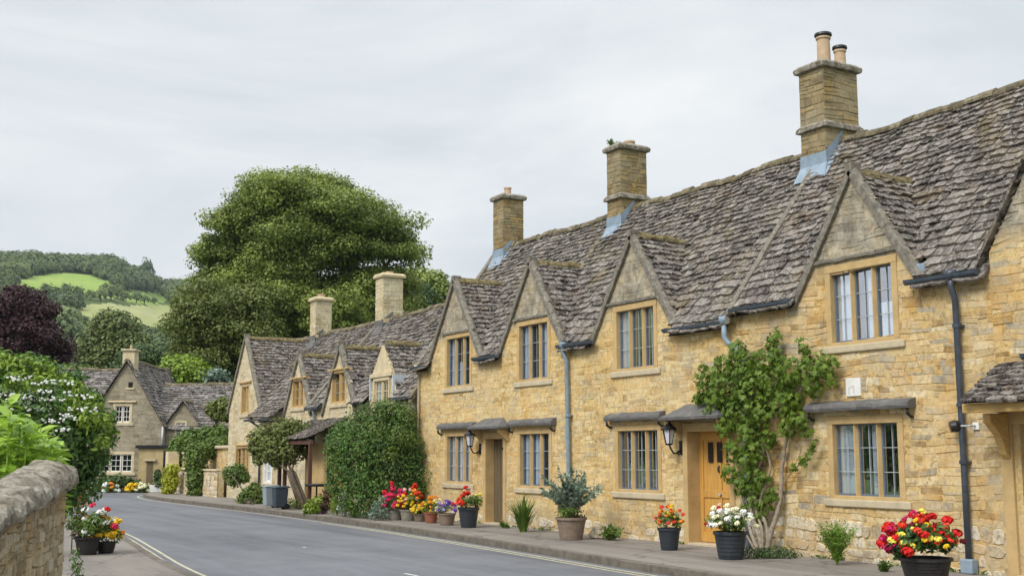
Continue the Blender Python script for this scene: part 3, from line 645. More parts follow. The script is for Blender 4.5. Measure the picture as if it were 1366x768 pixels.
def main_roof(root,s0,s1,ze,zr,dorms,seed,tile='tile',xr=16.1,xb=18.6,ends=(0,0),over=.17,x0=XF):
    tn=(zr-ze)/(xr-x0); a=math.atan(tn); nx=Vector((-math.sin(a),0,math.cos(a))); W=Vector((math.cos(a),0,math.sin(a)))
    e=Vector((x0-over,s0-ends[0],ze-over*tn)); wl=(xr-x0+over)/math.cos(a)
    def ok(c):
        for g in dorms:
            if abs(c.y-g['sc'])<g['hw']+.15:
                zd=g['apex']-g['k']*abs(c.y-g['sc']); xf=g.get('xf',XF)
                if c.z<zd-.04 and c.x>xf-.02: return False
                if xf<=XF+.01 and c.x<xf+.2 and abs(c.y-g['sc'])<g['hw']-.02: return False
        return True
    mb=MB(); tiles(mb,e,(0,1,0),W,nx,s1-s0+ends[0]+ends[1],wl,ok,seed=seed)
    o=build('roof',mb,M[tile],root)
    # underlay with the dormer openings left free: narrow strips
    ub=MB(); ns=int((s1-s0)/.12)+1; nw=26
    for i in range(ns):
        a0=s0+(s1-s0)*i/ns; a1=s0+(s1-s0)*(i+1)/ns
        for j in range(nw):
            w0=wl*j/nw; w1=wl*(j+1)/nw; c=Vector((e.x,(a0+a1)/2,e.z))+W*((w0+w1)/2)
            if ok(c) : ub.add([Vector((e.x,yy,e.z))+W*ww-nx*.035 for yy,ww in ((a0,w0),(a1,w0),(a1,w1),(a0,w1))],[(0,1,2,3)])
    zb=zr-(xb-xr)*tn
    ub.add([(xr,s0,zr),(xr,s1,zr),(xb,s1,zb),(xb,s0,zb)],[(0,1,2,3)])
    build('underlay',ub,M['underlay'],o)
    mb=MB(); tiles(mb,(xb,s0,zb),(0,1,0),Vector((-math.cos(a),0,math.sin(a))),Vector((math.sin(a),0,math.cos(a))),s1-s0,(xb-xr)/math.cos(a),None,c0=.3,c1=.25,tw=(.3,.6),seed=seed+5); build('rear_roof',mb,M[tile],o)
    mb=MB(); ridge_line(mb,(xr,s0,zr+.04),(xr,s1,zr+.04),seed=seed+1); build('ridge_tiles',mb,M['ridge'],o)
    return o,tn
def verge_strip(root,s,ze,tn,xr=16.1,w=.11,h=.16,x0=XF-.2,mat='verge',xs=None,top_lift=0):
    mb=MB(); rd=random.Random(int(s*10)); n=9; xa=xs or x0
    for i in range(n):
        a=xa+(xr-xa)*i/n+.004; b=xa+(xr-xa)*(i+1)/n-.004; j=rd.uniform(-.01,.015)
        c=[(x,y,ze+(x-XF)*tn+dz+j+sag((x,s,0))*.5) for x in (a,b) for y,dz in ((s-w,-.1),(s-w,h*.75),(s-w*.3,h),(s+w*.3,h),(s+w,h*.75),(s+w,-.1))]
        mb.add(c,[(k,(k+1)%6,6+(k+1)%6,6+k) for k in range(6)]+[tuple(range(6)),tuple(range(6,12))])
    return build('verge_coping',mb,M[mat],root)
def house_wall(root,fr,u0,u1,top,opens,mats,brk=(),v0=.02,rub=None,seed=1,hs=(.075,.15),ls=(.09,.40),shell=None,dep=(.0,.012),jit=.014,gap=.005):
    mb=MB(); backing(mb,fr,u0,u1,v0,top,opens,brk); stonework(mb,fr,u0,u1,v0,top,opens,rub=rub,seed=seed,hs=hs,ls=ls,dep=dep,jit=jit,gap=gap)
    # reveals of the openings
    if shell: shell(mb)
    return build('wall',mb,[M[k] for k in mats],root)
def door_part(root,fr,u0,u1,v0,v1,dd,mat,style,sur='dressed',sw=.13):
    mb=MB(); fr.box(mb,u0-sw,u0,v0-.05,v1,-dd-.1,.03); fr.box(mb,u1,u1+sw,v0-.05,v1,-dd-.1,.03); fr.box(mb,u0-sw-.003,u1+sw+.003,v1,v1+sw*1.25,-dd-.1,.033)
    ds=build('door_surround',mb,M[sur],root,bev=.012)
    mb=MB(); fr.box(mb,u0,u1,v0-.1,v0+.02,-dd-.05,.05); build('doorstep',mb,M['sill'],root,bev=.01)
    mb=MB(); a=-dd; fr.box(mb,u0,u1,v0+.022,v1,a-.05,a)
    door=build('door',mb,M[mat],root)
    W=u1-u0
    if style=='panel':
        mb=MB(); f=.10; m_=(u0+u1)/2
        vt=v1-.55; vm=v0+.82
        for x0,x1,y0,y1 in ((u0+.003,u0+f,v0+.03,v1-.003),(u1-f,u1-.003,v0+.03,v1-.003),(m_-.03,m_+.03,v0+.03,v1-.003),(u0+f,m_-.03,v0+.03,v0+.2),(m_+.03,u1-f,v0+.03,v0+.2),(u0+f,m_-.03,vm,vm+.13),(m_+.03,u1-f,vm,vm+.13),(u0+f,m_-.03,v1-.16,v1-.003),(m_+.03,u1-f,v1-.16,v1-.003)): fr.box(mb,x0,x1,y0,y1,a+.001,a+.022)
        build('rail',mb,M[mat],door,bev=.004)
        for k in range(3):
            x=m_-.25+.25*k-.065+0; 
            mb=MB(); fr.box(mb,x,x+.13,vt,vt+.36,a+.023,a+.03); build('pane',mb,M['black'],door)
        mb=MB(); p=fr.P(m_,vt-.12,a+.04); mb.tube([p+Vector((0,0,.06)),p+Vector((-.03,0,0)),p-Vector((0,0,.06))],.016,8); build('knocker',mb,M['black'],door)
        mb=MB(); mb.tube([fr.P(m_-.02,vm+.065,a+.02),fr.P(m_-.02,vm+.065,a+.07)],[.02,.028],10); build('handle',mb,M['leading'],door)
    else:
        mb=MB(); n=5
        for k in range(n): fr.box(mb,u0+W*k/n+.006,u0+W*(k+1)/n-.006,v0+.03,v1-.01,a+.001,a+.014)
        build('board',mb,M[mat],door,bev=.004)
        mb=MB(); mb.tube([fr.P(u0+.1,v0+1.0,a+.02),fr.P(u0+.1,v0+1.0,a+.06),fr.P(u0+.2,v0+1.0,a+.06)],.013,8); build('handle',mb,M['leading'],door)
    return door
def dg(sc,apex,k,hw,xf=XF): return dict(sc=sc,apex=apex,k=k,hw=hw,xf=xf)
def roof_inv(ze,tn): return dict(inv=lambda z:XF+max(0,(z-ze)/tn))
ZP=.12
def shell_fn(s0,s1,ze,zr,xb=18.5,e0=False,e1=False,v0=.02,xr=16.1,sgap=.0):
    tn=(zr-ze)/(xr-XF); zb=zr-(xb+.1-xr)*tn
    def f(mb):
        mb.box(xb-.3,xb,s0+.01,s1-.01,v0,zb-.03)
        for flag,s,sg in ((e0,s0,1),(e1,s1,-1)):
            a,b=sorted((s+sg*.012,s+sg*.3)); pr=[(XF+.02,v0),(xb-.31,v0),(xb-.31,zb-.02),(xr,zr-.06),(XF+.02,ze-.04)]
            mb.add([(x,a,z) for x,z in pr]+[(x,b,z) for x,z in pr],[(0,1,2,3,4),(5,6,7,8,9)]+[(i,(i+1)%5,5+(i+1)%5,5+i) for i in range(5)])
    return f
# --- right cottage (s 10.75 .. 15.9)
def mk_top(ze,dorms,base=None):
    def t(u):
        z=ze-.02
        for g in dorms:
            if g['xf']<=XF+.01: z=max(z,min(g['apex']-g['k']*abs(u-g['sc']),9) if abs(u-g['sc'])<g['hw']+.01 else 0)
        return z
    return t
def brks(dorms,ze):
    o=[]
    for g in dorms:
        if g['xf']<=XF+.01:
            h=(g['apex']-ze+.02)/g['k']; o+=[g['sc'],g['sc']-h,g['sc']+h,g['sc']-g['hw'],g['sc']+g['hw']]
    return o
ZE1,ZR1=4.34,7.50; TN1=(ZR1-ZE1)/2.4
ZE2,ZR2=4.16,7.42; TN2=(ZR2-ZE2)/2.4
g4=dg(13.06,6.10,1.46,1.28); g3=dg(18.94,6.02,1.42,1.36); g2=dg(22.87,6.04,1.42,1.36); g1=dg(26.64,6.10,1.42,1.36)
gx=dg(8.45,7.85,1.56,2.28)
F=FACADE; OP=lambda *a:[(x-.02,y+.02,z-.02,w+.02) for x,y,z,w in a]
house=empty('cottage',(XF,13.3,0),'honey stone cottage with the white plaque and one dormer, behind the climbing plant','cottage','honey stone terrace cottages')
op=OP((12.35,13.60,3.46,4.57),(12.37,13.67,1.10,2.19))
house_wall(house,F,10.62,15.90,mk_top(ZE1,[g4]),op,['mortar_gold','stone_gold','rubble'],brks([g4],ZE1),rub=.62,seed=11,shell=shell_fn(10.62,15.9,ZE1,ZR1,e1=True))
ro,_=main_roof(house,10.62,15.86,ZE1,ZR1,[g4,gx],21)
dormer_roof(house,g4,roof_inv(ZE1,TN1),31)
window(house,F,12.35,13.60,3.46,4.57,curt=('half','near','full'))
window(house,F,12.37,13.67,1.10,2.19,curt=('none','near','full'))
hood(house,F,12.0,14.12,2.40,d=.2); hood(house,F,12.2,13.95,4.75,d=.06,h=.05,name='drip_mould',brackets=False,mat='verge')
gutter(house,F,14.35,15.85,4.22); gutter(house,F,10.70,11.95,4.22)
verge_strip(ro,15.9,ZE1,TN1,h=.13,w=.065)
chimney(house,15.66,16.54,15.54,16.17,6.4,9.03,7.80,pots=[(.0,.08,.13,.62,True),(.22,-.12,.11,.34,True)],leadz=(ZR1,TN1),seed=41)
pipe(house,[(XF-.16,11.15,4.18),(XF-.16,11.15,4.05),(XF-.09,11.15,3.85),(XF-.09,11.15,1.5),(XF-.09,11.15,.14)],.045,'pipe_dark',(3.5,1.62,2.4))
mb=MB(); F.box(mb,11.05,11.25,.12,.32,.02,.16); build('gully_box',mb,M['lead'],house,bev=.02)
mb=MB(); F.box(mb,11.72,11.88,4.28,4.48,-.2,.03); build('lead_cheek',mb,M['lead'],house,bev=.02)
# --- middle cottage (15.9 .. 21.1)
house2=empty('cottage',(XF,18.5,0),'honey stone cottage with the ochre wooden front door, right of the pale drainpipe','cottage','honey stone terrace cottages')
op=OP((18.27,19.50,3.42,4.57),(18.20,19.50,1.06,2.19),(16.15,17.30,.1,2.14))
house_wall(house2,F,15.90,21.10,mk_top(ZE2,[g3]),op,['mortar_gold','stone_soft','rubble'],brks([g3],ZE2),rub=.36,seed=12,hs=(.07,.13),shell=shell_fn(15.9,21.1,ZE2,ZR2),dep=(.0,.007),gap=.004)
ro,_=main_roof(house2,15.99,21.10,ZE2,ZR2,[g3],22)
dormer_roof(house2,g3,roof_inv(ZE2,TN2),33)
window(house2,F,18.27,19.50,3.42,4.57,curt=('near','none','full'))
window(house2,F,18.20,19.50,1.06,2.19,curt=('near','none','near'))
hood(house2,F,17.95,19.78,2.40,d=.18); hood(house2,F,18.05,19.82,4.72,d=.06,h=.05,name='drip_mould',brackets=False,mat='verge')
gutter(house2,F,16.02,17.75,4.04); gutter(house2,F,20.12,21.5,4.04)
door_part(house2,F,16.15,17.30,.14,2.14,.28,'door_oak','panel')
def canopy(root,u0,u1,v,h,d,mat='hood'):
    mb=MB(); i=(u1-u0)*.22
    mb.hexa([F.P(u0,v,0),F.P(u1,v,0),F.P(u1,v,d),F.P(u0,v,d),F.P(u0,v+.05,0),F.P(u1,v+.05,0),F.P(u1,v+.045,d+.01),F.P(u0,v+.045,d+.01)])
    mb.hexa([F.P(u0+.01,v+.052,0),F.P(u1-.01,v+.052,0),F.P(u1-.01,v+.052,d),F.P(u0+.01,v+.052,d),F.P(u0+i,v+h,0),F.P(u1-i,v+h,0),F.P(u1-i,v+h*.97,d*.15),F.P(u0+i,v+h*.97,d*.15)])
    o=build('door_canopy',mb,M[mat],root,bev=.012)
    for u in (u0+.12,u1-.12):
        b=MB(); b.add([F.P(uu,vv,dd) for uu in (u-.035,u+.035) for vv,dd in ((v,0),(v,d*.8),(v-.06,d*.78),(v-.25,.06),(v-.32,.0))],[(0,1,2,3,4),(5,6,7,8,9)]+[(k,(k+1)%5,5+(k+1)%5,5+k) for k in range(5)]); build('bracket',b,M['dressed'],o,bev=.008)
    return o
canopy(house2,15.95,17.62,2.34,.30,.42)
chimney(house2,15.72,16.48,22.16,22.71,6.3,8.98,7.73,pots=[(0.05,-.05,.13,.13,False)],leadz=(ZR2,TN2),seed=43)
# downpipe with swan neck at the party line
pipe(house2,[(XF-.16,16.02,4.02),(XF-.16,16.02,3.78),(XF-.12,15.98,3.66),(XF-.08,15.70,3.50),(XF-.08,15.64,3.38),(XF-.08,15.64,1.5),(XF-.08,15.64,.14)],.05,'lead',(3.2,))
# --- far cottage of the terrace (21.1 .. 28.67)
house3=empty('cottage',(XF,24.9,0),'long honey stone cottage with two dormers and a narrow brown plank door','cottage','honey stone terrace cottages')
op=OP((25.80,27.04,3.45,4.65),(22.15,23.38,3.42,4.64),(25.76,26.99,1.08,2.19),(22.10,23.35,1.05,2.19),(24.12,24.95,.1,2.12))
def sh3(mb):
    shell_fn(21.1,28.67,ZE2,ZR2,e1=True)(mb)
house_wall(house3,F,21.10,28.67,mk_top(ZE2,[g1,g2]),op,['mortar_gold','stone_soft','rubble'],brks([g1,g2],ZE2),rub=.30,seed=13,hs=(.07,.13),shell=sh3,dep=(.0,.007),gap=.004)
ro,_=main_roof(house3,21.10,28.67,ZE2,ZR2,[g1,g2],23)
dormer_roof(house3,g1,roof_inv(ZE2,TN2),35); dormer_roof(house3,g2,roof_inv(ZE2,TN2),37)
window(house3,F,25.80,27.04,3.45,4.65,curt=('near','half','full')); window(house3,F,22.15,23.38,3.42,4.64,curt=('full','near','full'))
window(house3,F,25.76,26.99,1.08,2.19,curt=('full','full','full')); window(house3,F,22.10,23.35,1.05,2.19,curt=('near','full','full'))
hood(house3,F,25.45,27.35,2.38,d=.16); hood(house3,F,21.8,23.75,2.38,d=.16)
for u in (26.42,22.77): hood(house3,F,u-.86,u+.86,4.78,d=.06,h=.05,name='drip_mould',brackets=False,mat='verge')
gutter(house3,F,27.95,28.85,4.04); gutter(house3,F,24.15,25.35,4.04)
door_part(house3,F,24.12,24.95,.14,2.10,.22,'door_brown','plank')
canopy(house3,23.78,25.28,2.32,.27,.36)
verge_strip(ro,28.62,ZE2,TN2,h=.14,w=.10); verge_strip(ro,22.85,ZE2,TN2,h=.1,w=.09,mat='ridge',xs=14.9,xr=15.6)
chimney(house3,15.78,16.42,27.81,28.38,6.0,8.87,None,pots=[(-.02,0,.10,.24,False)],leadz=(ZR2,TN2),seed=45)
pipe(house3,[(XF-.16,21.28,4.0),(XF-.16,21.28,3.9),(XF-.09,21.25,3.72),(XF-.09,21.2,1.5),(XF-.09,21.2,.14)],.045,'pipe_pale',(2.55,))
pipe(house3,[(XF-.14,28.6,4.0),(XF-.06,28.6,3.85),(XF-.06,28.6,1.0),(XF-.06,28.6,.14)],.03,'sill',())
# --- gabled cottage at the right edge (s 5 .. 10.62)
house0=empty('cottage',(XF,8.4,0),'gabled honey stone cottage at the right edge with a slate-roofed porch','cottage','honey stone terrace cottages')
gx0=dg(8.45,7.85,1.56,2.28)
op=OP((9.5,10.42,.1,2.12),(7.8,9.1,3.5,4.6),(5.9,7.2,1.1,2.2))
tp=lambda u: max(4.30,7.85-1.56*abs(u-8.45)) if abs(u-8.45)<2.3 else 4.30
house_wall(house0,F,5.0,10.62,tp,op,['mortar_gold','stone_gold','rubble'],[8.45,6.18,10.72,8.45-2.28,8.45+2.28],rub=.62,seed=14,shell=shell_fn(5.0,10.62,ZE1,ZR1,e0=True))
window(house0,F,7.8,9.1,3.5,4.6,curt=('near','none','full')); window(house0,F,5.9,7.2,1.1,2.2,curt=('near','full','none'))
ro0,_=main_roof(house0,5.0,10.62,ZE1,ZR1,[gx0],24)
dormer_roof(house0,gx0,roof_inv(ZE1,TN1),39,cope=False,back=16.2)
door_part(house0,F,9.5,10.42,.14,2.12,.2,'door_oak','panel',sw=.17)
mb=MB(); a0=F.P(10.36,2.40,0)
F.box(mb,8.8,10.62,2.28,2.40,.02,.12); F.box(mb,8.8,10.62,2.26,2.38,.62,.72); 
for u in (8.9,9.7,10.5): F.box(mb,u-.04,u+.04,2.29,2.37,.12,.62)
pc=build('porch_beam',mb,M['beam'],house0,bev=.01)
mb=MB(); sl=Vector((.78,0,.52)).normalized(); nn=Vector((-sl.z,0,sl.x)); tiles(mb,(XF-.82,8.7,2.40),(0,1,0),sl,nn,1.86,.95,None,c0=.12,c1=.09,tw=(.12,.25),seed=77)
pr=build('porch_roof',mb,M['tile'],house0)
mb=MB(); mb.add([(XF-.80,8.72,2.38),(XF-.80,10.54,2.38),(XF-.02,10.54,2.90),(XF-.02,8.72,2.90)],[(0,1,2,3)]); build('underlay',mb,M['underlay'],pr)
for u in (10.50,9.0):
    b=MB(); b.add([F.P(uu,vv,dd) for uu in (u-.06,u+.06) for vv,dd in ((2.26,.035),(2.26,.40),(2.14,.39),(1.97,.20),(1.72,.10),(1.66,.035))],[tuple(range(6)),tuple(range(6,12))]+[(k,(k+1)%6,6+(k+1)%6,6+k) for k in range(6)]); build('porch_bracket',b,M['beam'],house0,bev=.01)
gutter(house0,F,9.0,10.15,3.02,d=.06)
# verge of the big gable: projecting slates
verg=MB(); rd=random.Random(5); a=math.atan(1.56)
for i in range(26):
    t0=i*.17; Wd=Vector((0,-math.cos(a),math.sin(a))); Nn=Vector((0,math.sin(a),math.cos(a))); p=Vector((XF-.1,10.75,4.26))+Wd*t0
    if t0>4.1: break
    x1=XF+.3; th=rd.uniform(.02,.035)
    q=[p,p+Wd*.24,p+Wd*.24+Vector((.35,0,0)),p+Vector((.35,0,0))]; verg.hexa([v_+Nn*(.03) for v_ in q]+[v_+Nn*(.03+th)+Vector((rd.uniform(-.02,.02),0,0)) for v_ in q])
build('verge_slates',verg,M['tile'],house0)
# --- left terrace of pale cottages (s 28.9 .. 45.85)
ZE4,ZR4=3.42,6.22; TN4=(ZR4-ZE4)/2.4
b1=dg(43.95,6.16,1.40,1.95); b2=dg(38.05,5.06,1.55,1.25); b3=dg(34.35,5.06,1.50,1.33); b4=dg(31.1,4.86,1.40,.86)
pale=['mortar_pale','stone_pale','rubble']
lh=empty('cottage',(XF,34.9,0),'pale cottage next to the honey terrace, with a porch on red-brown posts','cottage','pale cream cottages beyond the honey terrace')
op=OP((33.9,34.95,3.35,4.25),(29.3,30.6,.95,2.05),(31.3,32.1,.1,2.0),(30.62,31.58,2.95,3.82))
house_wall(lh,F,28.9,36.6,mk_top(ZE4,[b3,b4]),op,pale,brks([b3,b4],ZE4),seed=15,hs=(.12,.18),shell=shell_fn(28.9,36.6,ZE4,ZR4,e0=True),dep=(.002,.008))
ro,_=main_roof(lh,28.75,36.6,ZE4,ZR4,[b3,b4],25)
dormer_roof(lh,b3,roof_inv(ZE4,TN4),51); dr=dormer_roof(lh,b4,roof_inv(ZE4,TN4),53,cope=False)
window(lh,F,33.9,34.95,3.35,4.25,nl=2,curt=('none',),sur='dressed',fm='beam',simple_=True)
window(lh,F,29.3,30.6,.95,2.05,nl=3,curt=('near',)); door_part(lh,F,31.3,32.1,.14,2.0,.2,'door_brown','plank')
hood(lh,F,33.6,35.25,4.34,d=.08,h=.05,name='drip_mould',brackets=False,mat='dressed')
# small dormer: pale gable, casement, lead cheeks
mb=MB(); X=XF-.03; mb.add([(X,30.36,3.95),(X,31.84,3.95),(X,31.1,4.84),(X+.1,30.36,3.95),(X+.1,31.84,3.95),(X+.1,31.1,4.84)],[(0,1,2),(3,5,4),(0,3,4,1),(1,4,5,2),(2,5,3,0)]); mb.box(X-.05,X+.06,30.34,31.86,3.93,4.04); build('dormer_gable',mb,M['dressed_pale'],lh)
window(lh,Fr((X,0,0),(0,1,0),(-1,0,0)),30.62,31.58,2.95,3.82,nl=2,curt=('near','full'),sur='dressed_pale',sill='dressed_pale',fm='dressed_pale',paint=True,sw=.08,depth=.06,simple_=True)
for y in (30.30,31.90):
    mb=MB(); mb.add([(X-.02,y-.03,3.3),(X-.02,y-.03,3.95),(XF+.55,y-.03,3.95),(X-.02,y+.03,3.3),(X-.02,y+.03,3.95),(XF+.55,y+.03,3.95)],[(0,1,2),(3,5,4),(0,3,4,1),(1,4,5,2),(2,5,3,0)]); build('lead_cheek',mb,M['lead_pale'],lh)
gutter(lh,F,32.2,33.0,3.28); gutter(lh,F,28.9,30.2,3.28)
verge_strip(ro,36.5,ZE4,TN4,h=.2,w=.1); verge_strip(ro,28.85,ZE4,TN4,h=.12,w=.1,mat='ridge')
chimney(lh,15.74,16.46,35.80,36.42,4.9,7.72,None,pots=[(0,0,.12,.1,False)],mat='stone_pale',leadz=(ZR4,TN4),lead='hood',seed=61)
# porch with posts
mb=MB(); tiles(mb,(XF-1.25,33.6,2.22),(0,1,0),Vector((1.2,0,.62)).normalized(),Vector((-.46,0,.89)),2.9,1.36,None,c0=.13,c1=.1,tw=(.14,.28),seed=78)
pr=build('porch_roof',mb,M['tile'],lh); mb=MB(); mb.add([(XF-1.24,33.62,2.2),(XF-1.24,36.48,2.2),(XF-.02,36.48,2.83),(XF-.02,33.62,2.83)],[(0,1,2,3)]); build('underlay',mb,M['underlay'],pr)
mb=MB(); mb.box(XF-1.2,XF-1.1,33.6,36.5,2.05,2.17); mb.box(XF-1.09,XF-.02,36.38,36.48,2.05,2.17); build('porch_beam',mb,M['post'],pr)
for x,y in ((XF-1.15,36.4),(XF-1.15,35.9),(XF-1.15,33.7)): mb=MB(); mb.box(x-.05,x+.05,y-.05,y+.05,.1,2.05); build('post',mb,M['post'],lh)
mb=MB(); F.box(mb,33.9,35.6,.1,2.1,.3,.6); build('porch_wall',mb,M['dressed'],lh)
mb=MB(); Fp=Fr((XF-.6,0,0),(0,1,0),(-1,0,0)); Fp.box(mb,33.0,33.8,.8,2.0,-.2,.02); build('porch_window_frame',mb,M['beam'],lh); mb=MB(); Fp.box(mb,33.1,33.4,.9,1.9,.022,.03);Fp.box(mb,33.45,33.7,.9,1.9,.022,.03); build('pane',mb,M['black'],lh)
lh2=empty('cottage',(XF,41.2,0),'pale cottage with the tall gable facing the road, farthest left of the terrace','cottage','pale cream cottages beyond the honey terrace')
op=OP((37.55,38.55,3.35,4.2),(43.45,44.25,3.3,4.35),(43.2,44.75,.95,2.0),(40.6,41.3,.8,1.9))
house_wall(lh2,F,36.6,45.85,mk_top(ZE4,[b1,b2]),op,pale,brks([b1,b2],ZE4),seed=16,hs=(.12,.18),shell=shell_fn(36.6,45.85,ZE4,ZR4,e1=True),dep=(.002,.008))
ro,_=main_roof(lh2,36.65,45.85,ZE4,ZR4,[b1,b2],26)
dormer_roof(lh2,b1,roof_inv(ZE4,TN4),55,back=16.3); dormer_roof(lh2,b2,roof_inv(ZE4,TN4),57)
window(lh2,F,37.55,38.55,3.35,4.2,nl=2,curt=('none',),fm='beam',simple_=True)
window(lh2,F,43.45,44.25,3.3,4.35,nl=2,curt=('none',),fm='beam',simple_=True)
window(lh2,F,43.2,44.75,.95,2.0,nl=3,curt=('none',),fm='beam',simple_=True)
window(lh2,F,40.6,41.3,.8,1.9,nl=1,curt=('full',),sur='white',fm='white',paint=True,simple_=True)
for u,v in ((38.05,4.28),(43.85,4.44),(43.97,2.10)): hood(lh2,F,u-.75,u+.75,v,d=.08,h=.05,name='drip_mould',brackets=False,mat='dressed')
# low lean-to slope and gutters between the gables
mb=MB(); tiles(mb,(XF-.55,39.35,3.05),(0,1,0),Vector((.8,0,.6)),Vector((-.6,0,.8)),2.55,.95,None,c0=.14,c1=.11,tw=(.15,.3),seed=81); build('lean_to_roof',mb,M['tile'],lh2)
mb=MB(); mb.add([(XF-.52,39.37,3.02),(XF-.52,41.88,3.02),(XF+.1,41.88,3.5),(XF+.1,39.37,3.5)],[(0,1,2,3)]); build('underlay',mb,M['underlay'],lh2)
gutter(lh2,F,39.3,41.95,2.98,d=.58,mat='pipe_dark'); gutter(lh2,F,35.75,36.9,3.22,mat='pipe_dark')
pipe(lh2,[(XF-.16,36.3,3.2),(XF-.08,36.3,3.0),(XF-.08,36.3,2.0),(XF-.08,36.3,.14)],.04,'pipe_pale'); pipe(lh2,[(XF-.5,41.6,2.95),(XF-.1,41.7,2.7),(XF-.08,41.7,2.0),(XF-.08,41.7,.14)],.04,'pipe_dark')
chimney(lh2,15.78,16.42,42.15,42.72,5.0,7.66,None,pots=[(0,0,.13,.14,False)],mat='stone_pale',leadz=(ZR4,TN4),lead='hood',seed=63)
# --- garden walls beyond the pale cottages
gw=empty('garden_wall',(13.5,49.5,0),'pale rubble garden wall with a stepped upper part, past the pale cottages','wall')
mb=MB(); fg=Fr((13.35,0,0),(0,1,0),(-1,0,0)); tg=lambda u:1.12 if u<50.3 else 1.12
backing(mb,fg,45.95,53.6,.02,tg,[(52.3,52.85,0,1.0)]); stonework(mb,fg,45.95,53.6,.02,tg,[(52.3,52.85,0,1.0)],hs=(.11,.17),rub=9,seed=71)
mb.box(13.36,13.62,45.97,52.28,.02,1.1); mb.box(13.36,13.62,52.87,53.58,.02,1.1)
build('rubble_wall',mb,[M['mortar_pale'],M['stone_pale'],M['rubble']],gw)
mb=MB(); mb.box(13.28,13.68,45.95,53.6,1.12,1.19); build('coping',mb,M['dressed_pale'],gw,bev=.02)
mb=MB(); mb.box(13.40,13.46,52.3,52.86,.1,1.1); build('gate',mb,M['door_brown'],gw)
mb=MB(); fu=Fr((13.9,0,0),(0,1,0),(-1,0,0)); backing(mb,fu,45.9,53.3,1.0,lambda u:2.0 if u<50.3 else 1.78,[],(50.3,)); stonework(mb,fu,45.9,53.3,1.0,lambda u:2.0 if u<50.3 else 1.78,[],seed=72); mb.box(13.91,14.3,45.92,53.28,.02,1.75)
build('upper_wall',mb,[M['mortar_gold'],M['stone_gold'],M['rubble']],gw)
mb=MB(); mb.box(13.78,14.4,45.9,50.4,2.0,2.12); mb.box(13.84,14.4,50.45,53.4,1.78,1.88); build('upper_coping',mb,M['sill'],gw,bev=.03)
mb=MB(); mb.box(13.25,13.75,53.3,53.75,.02,1.9); build('gate_pier',mb,M['dressed_pale'],gw,bev=.02)
# --- far house facing the camera at the bend (camera aligned frame, 57 m away)
FH=57.6
ff=Fr(vw(0,FH),(CY,-SY,0),(-SY,-CY,0))     # u = lateral, d towards the camera
# roof helper for a gable seen end on
def gable_slopes(root,fr,sc,apex,k,hwl,hwr,back,seed,name='roof',front=.12,ts=(.2,.14),iv=None):
    a=math.atan(k); mb=MB(); ub=MB()
    for sg,hw in ((-1,hwl),(1,hwr)):
        foot=fr.P(sc+sg*hw,apex-k*hw,front); U=-fr.n; Wd=-fr.U*sg*math.cos(a)+Vector((0,0,math.sin(a))); Nn=fr.U*sg*math.sin(a)+Vector((0,0,math.cos(a)))
        tiles(mb,foot,U,Wd,Nn,back+front,hw/math.cos(a),None,c0=ts[0],c1=ts[1],tw=(.25,.5),seed=seed+sg)
        q=[foot,foot+U*(back+front),foot+U*(back+front)+Wd*(hw/math.cos(a)),foot+Wd*(hw/math.cos(a))]; ub.add([p-Nn*.03 for p in q],[(0,1,2,3)])
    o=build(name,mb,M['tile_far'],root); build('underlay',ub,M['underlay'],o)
    mb=MB(); ridge_line(mb,fr.P(sc,apex+.05,front),fr.P(sc,apex+.05,-back),w=.12,seed=seed); build('ridge_tiles',mb,M['ridge'],o); return o
fh=empty('house',vw(-18.6,FH),'grey stone house with a big gable and chimney facing down the road','house')
gy=['mortar_grey','stone_grey','rubble']
A1=6.3; K1=1.62; SC=-18.72
tpf=lambda u: min(A1-K1*abs(u-SC),9)
op=OP((-19.25,-18.48,3.30,4.12),(-19.9,-18.25,.92,1.80),(-17.55,-17.15,.1,1.55))
mb=MB(); u0,u1=-20.65,-16.80
backing(mb,ff,u0,u1,.02,tpf,op,(SC,)); stonework(mb,ff,u0,u1,.02,tpf,op,seed=81,hs=(.12,.2),ls=(.2,.5))
for uu in (u0,u1-.02): ff.box(mb,uu,uu+.02,.02,tpf(uu)-.05,-7,-.01)
ff.box(mb,u0,u1,.02,2.9,-7.2,-7.0)
build('wall',mb,[M[k] for k in gy],fh)
gable_slopes(fh,ff,SC,A1,K1,2.2,1.98,7,91)
# broad slope to the left of the gable (a lower range, ridge parallel to the picture)
def range_roof(root,fr,u0,u1,ze,zr,depth,seed,d0=0.0):
    tn=(zr-ze)/depth; a=math.atan(tn); e=fr.P(u0,ze-.15*tn,d0+.15); W=-fr.n*math.cos(a)+Vector((0,0,math.sin(a))); Nn=fr.n*math.sin(a)+Vector((0,0,math.cos(a)))
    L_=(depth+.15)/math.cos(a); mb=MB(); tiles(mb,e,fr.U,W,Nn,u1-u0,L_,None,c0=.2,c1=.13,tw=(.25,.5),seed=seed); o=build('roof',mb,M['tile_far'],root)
    ub=MB(); q=[e,e+fr.U*(u1-u0),e+fr.U*(u1-u0)+W*L_,e+W*L_]; ub.add([p-Nn*.03 for p in q],[(0,1,2,3)])
    r=fr.P(u0,zr,d0-depth); ub.add([r,r+fr.U*(u1-u0),r+fr.U*(u1-u0)-fr.n*depth-Vector((0,0,zr-ze)),r-fr.n*depth-Vector((0,0,zr-ze))],[(0,1,2,3)]); build('underlay',ub,M['underlay'],o)
    mb=MB(); ridge_line(mb,fr.P(u0,zr+.04,d0-depth),fr.P(u1,zr+.04,d0-depth),w=.12,seed=seed); build('ridge_tiles',mb,M['ridge'],o); return o
range_roof(fh,ff,-24.5,-19.3,3.4,6.0,2.4,93)
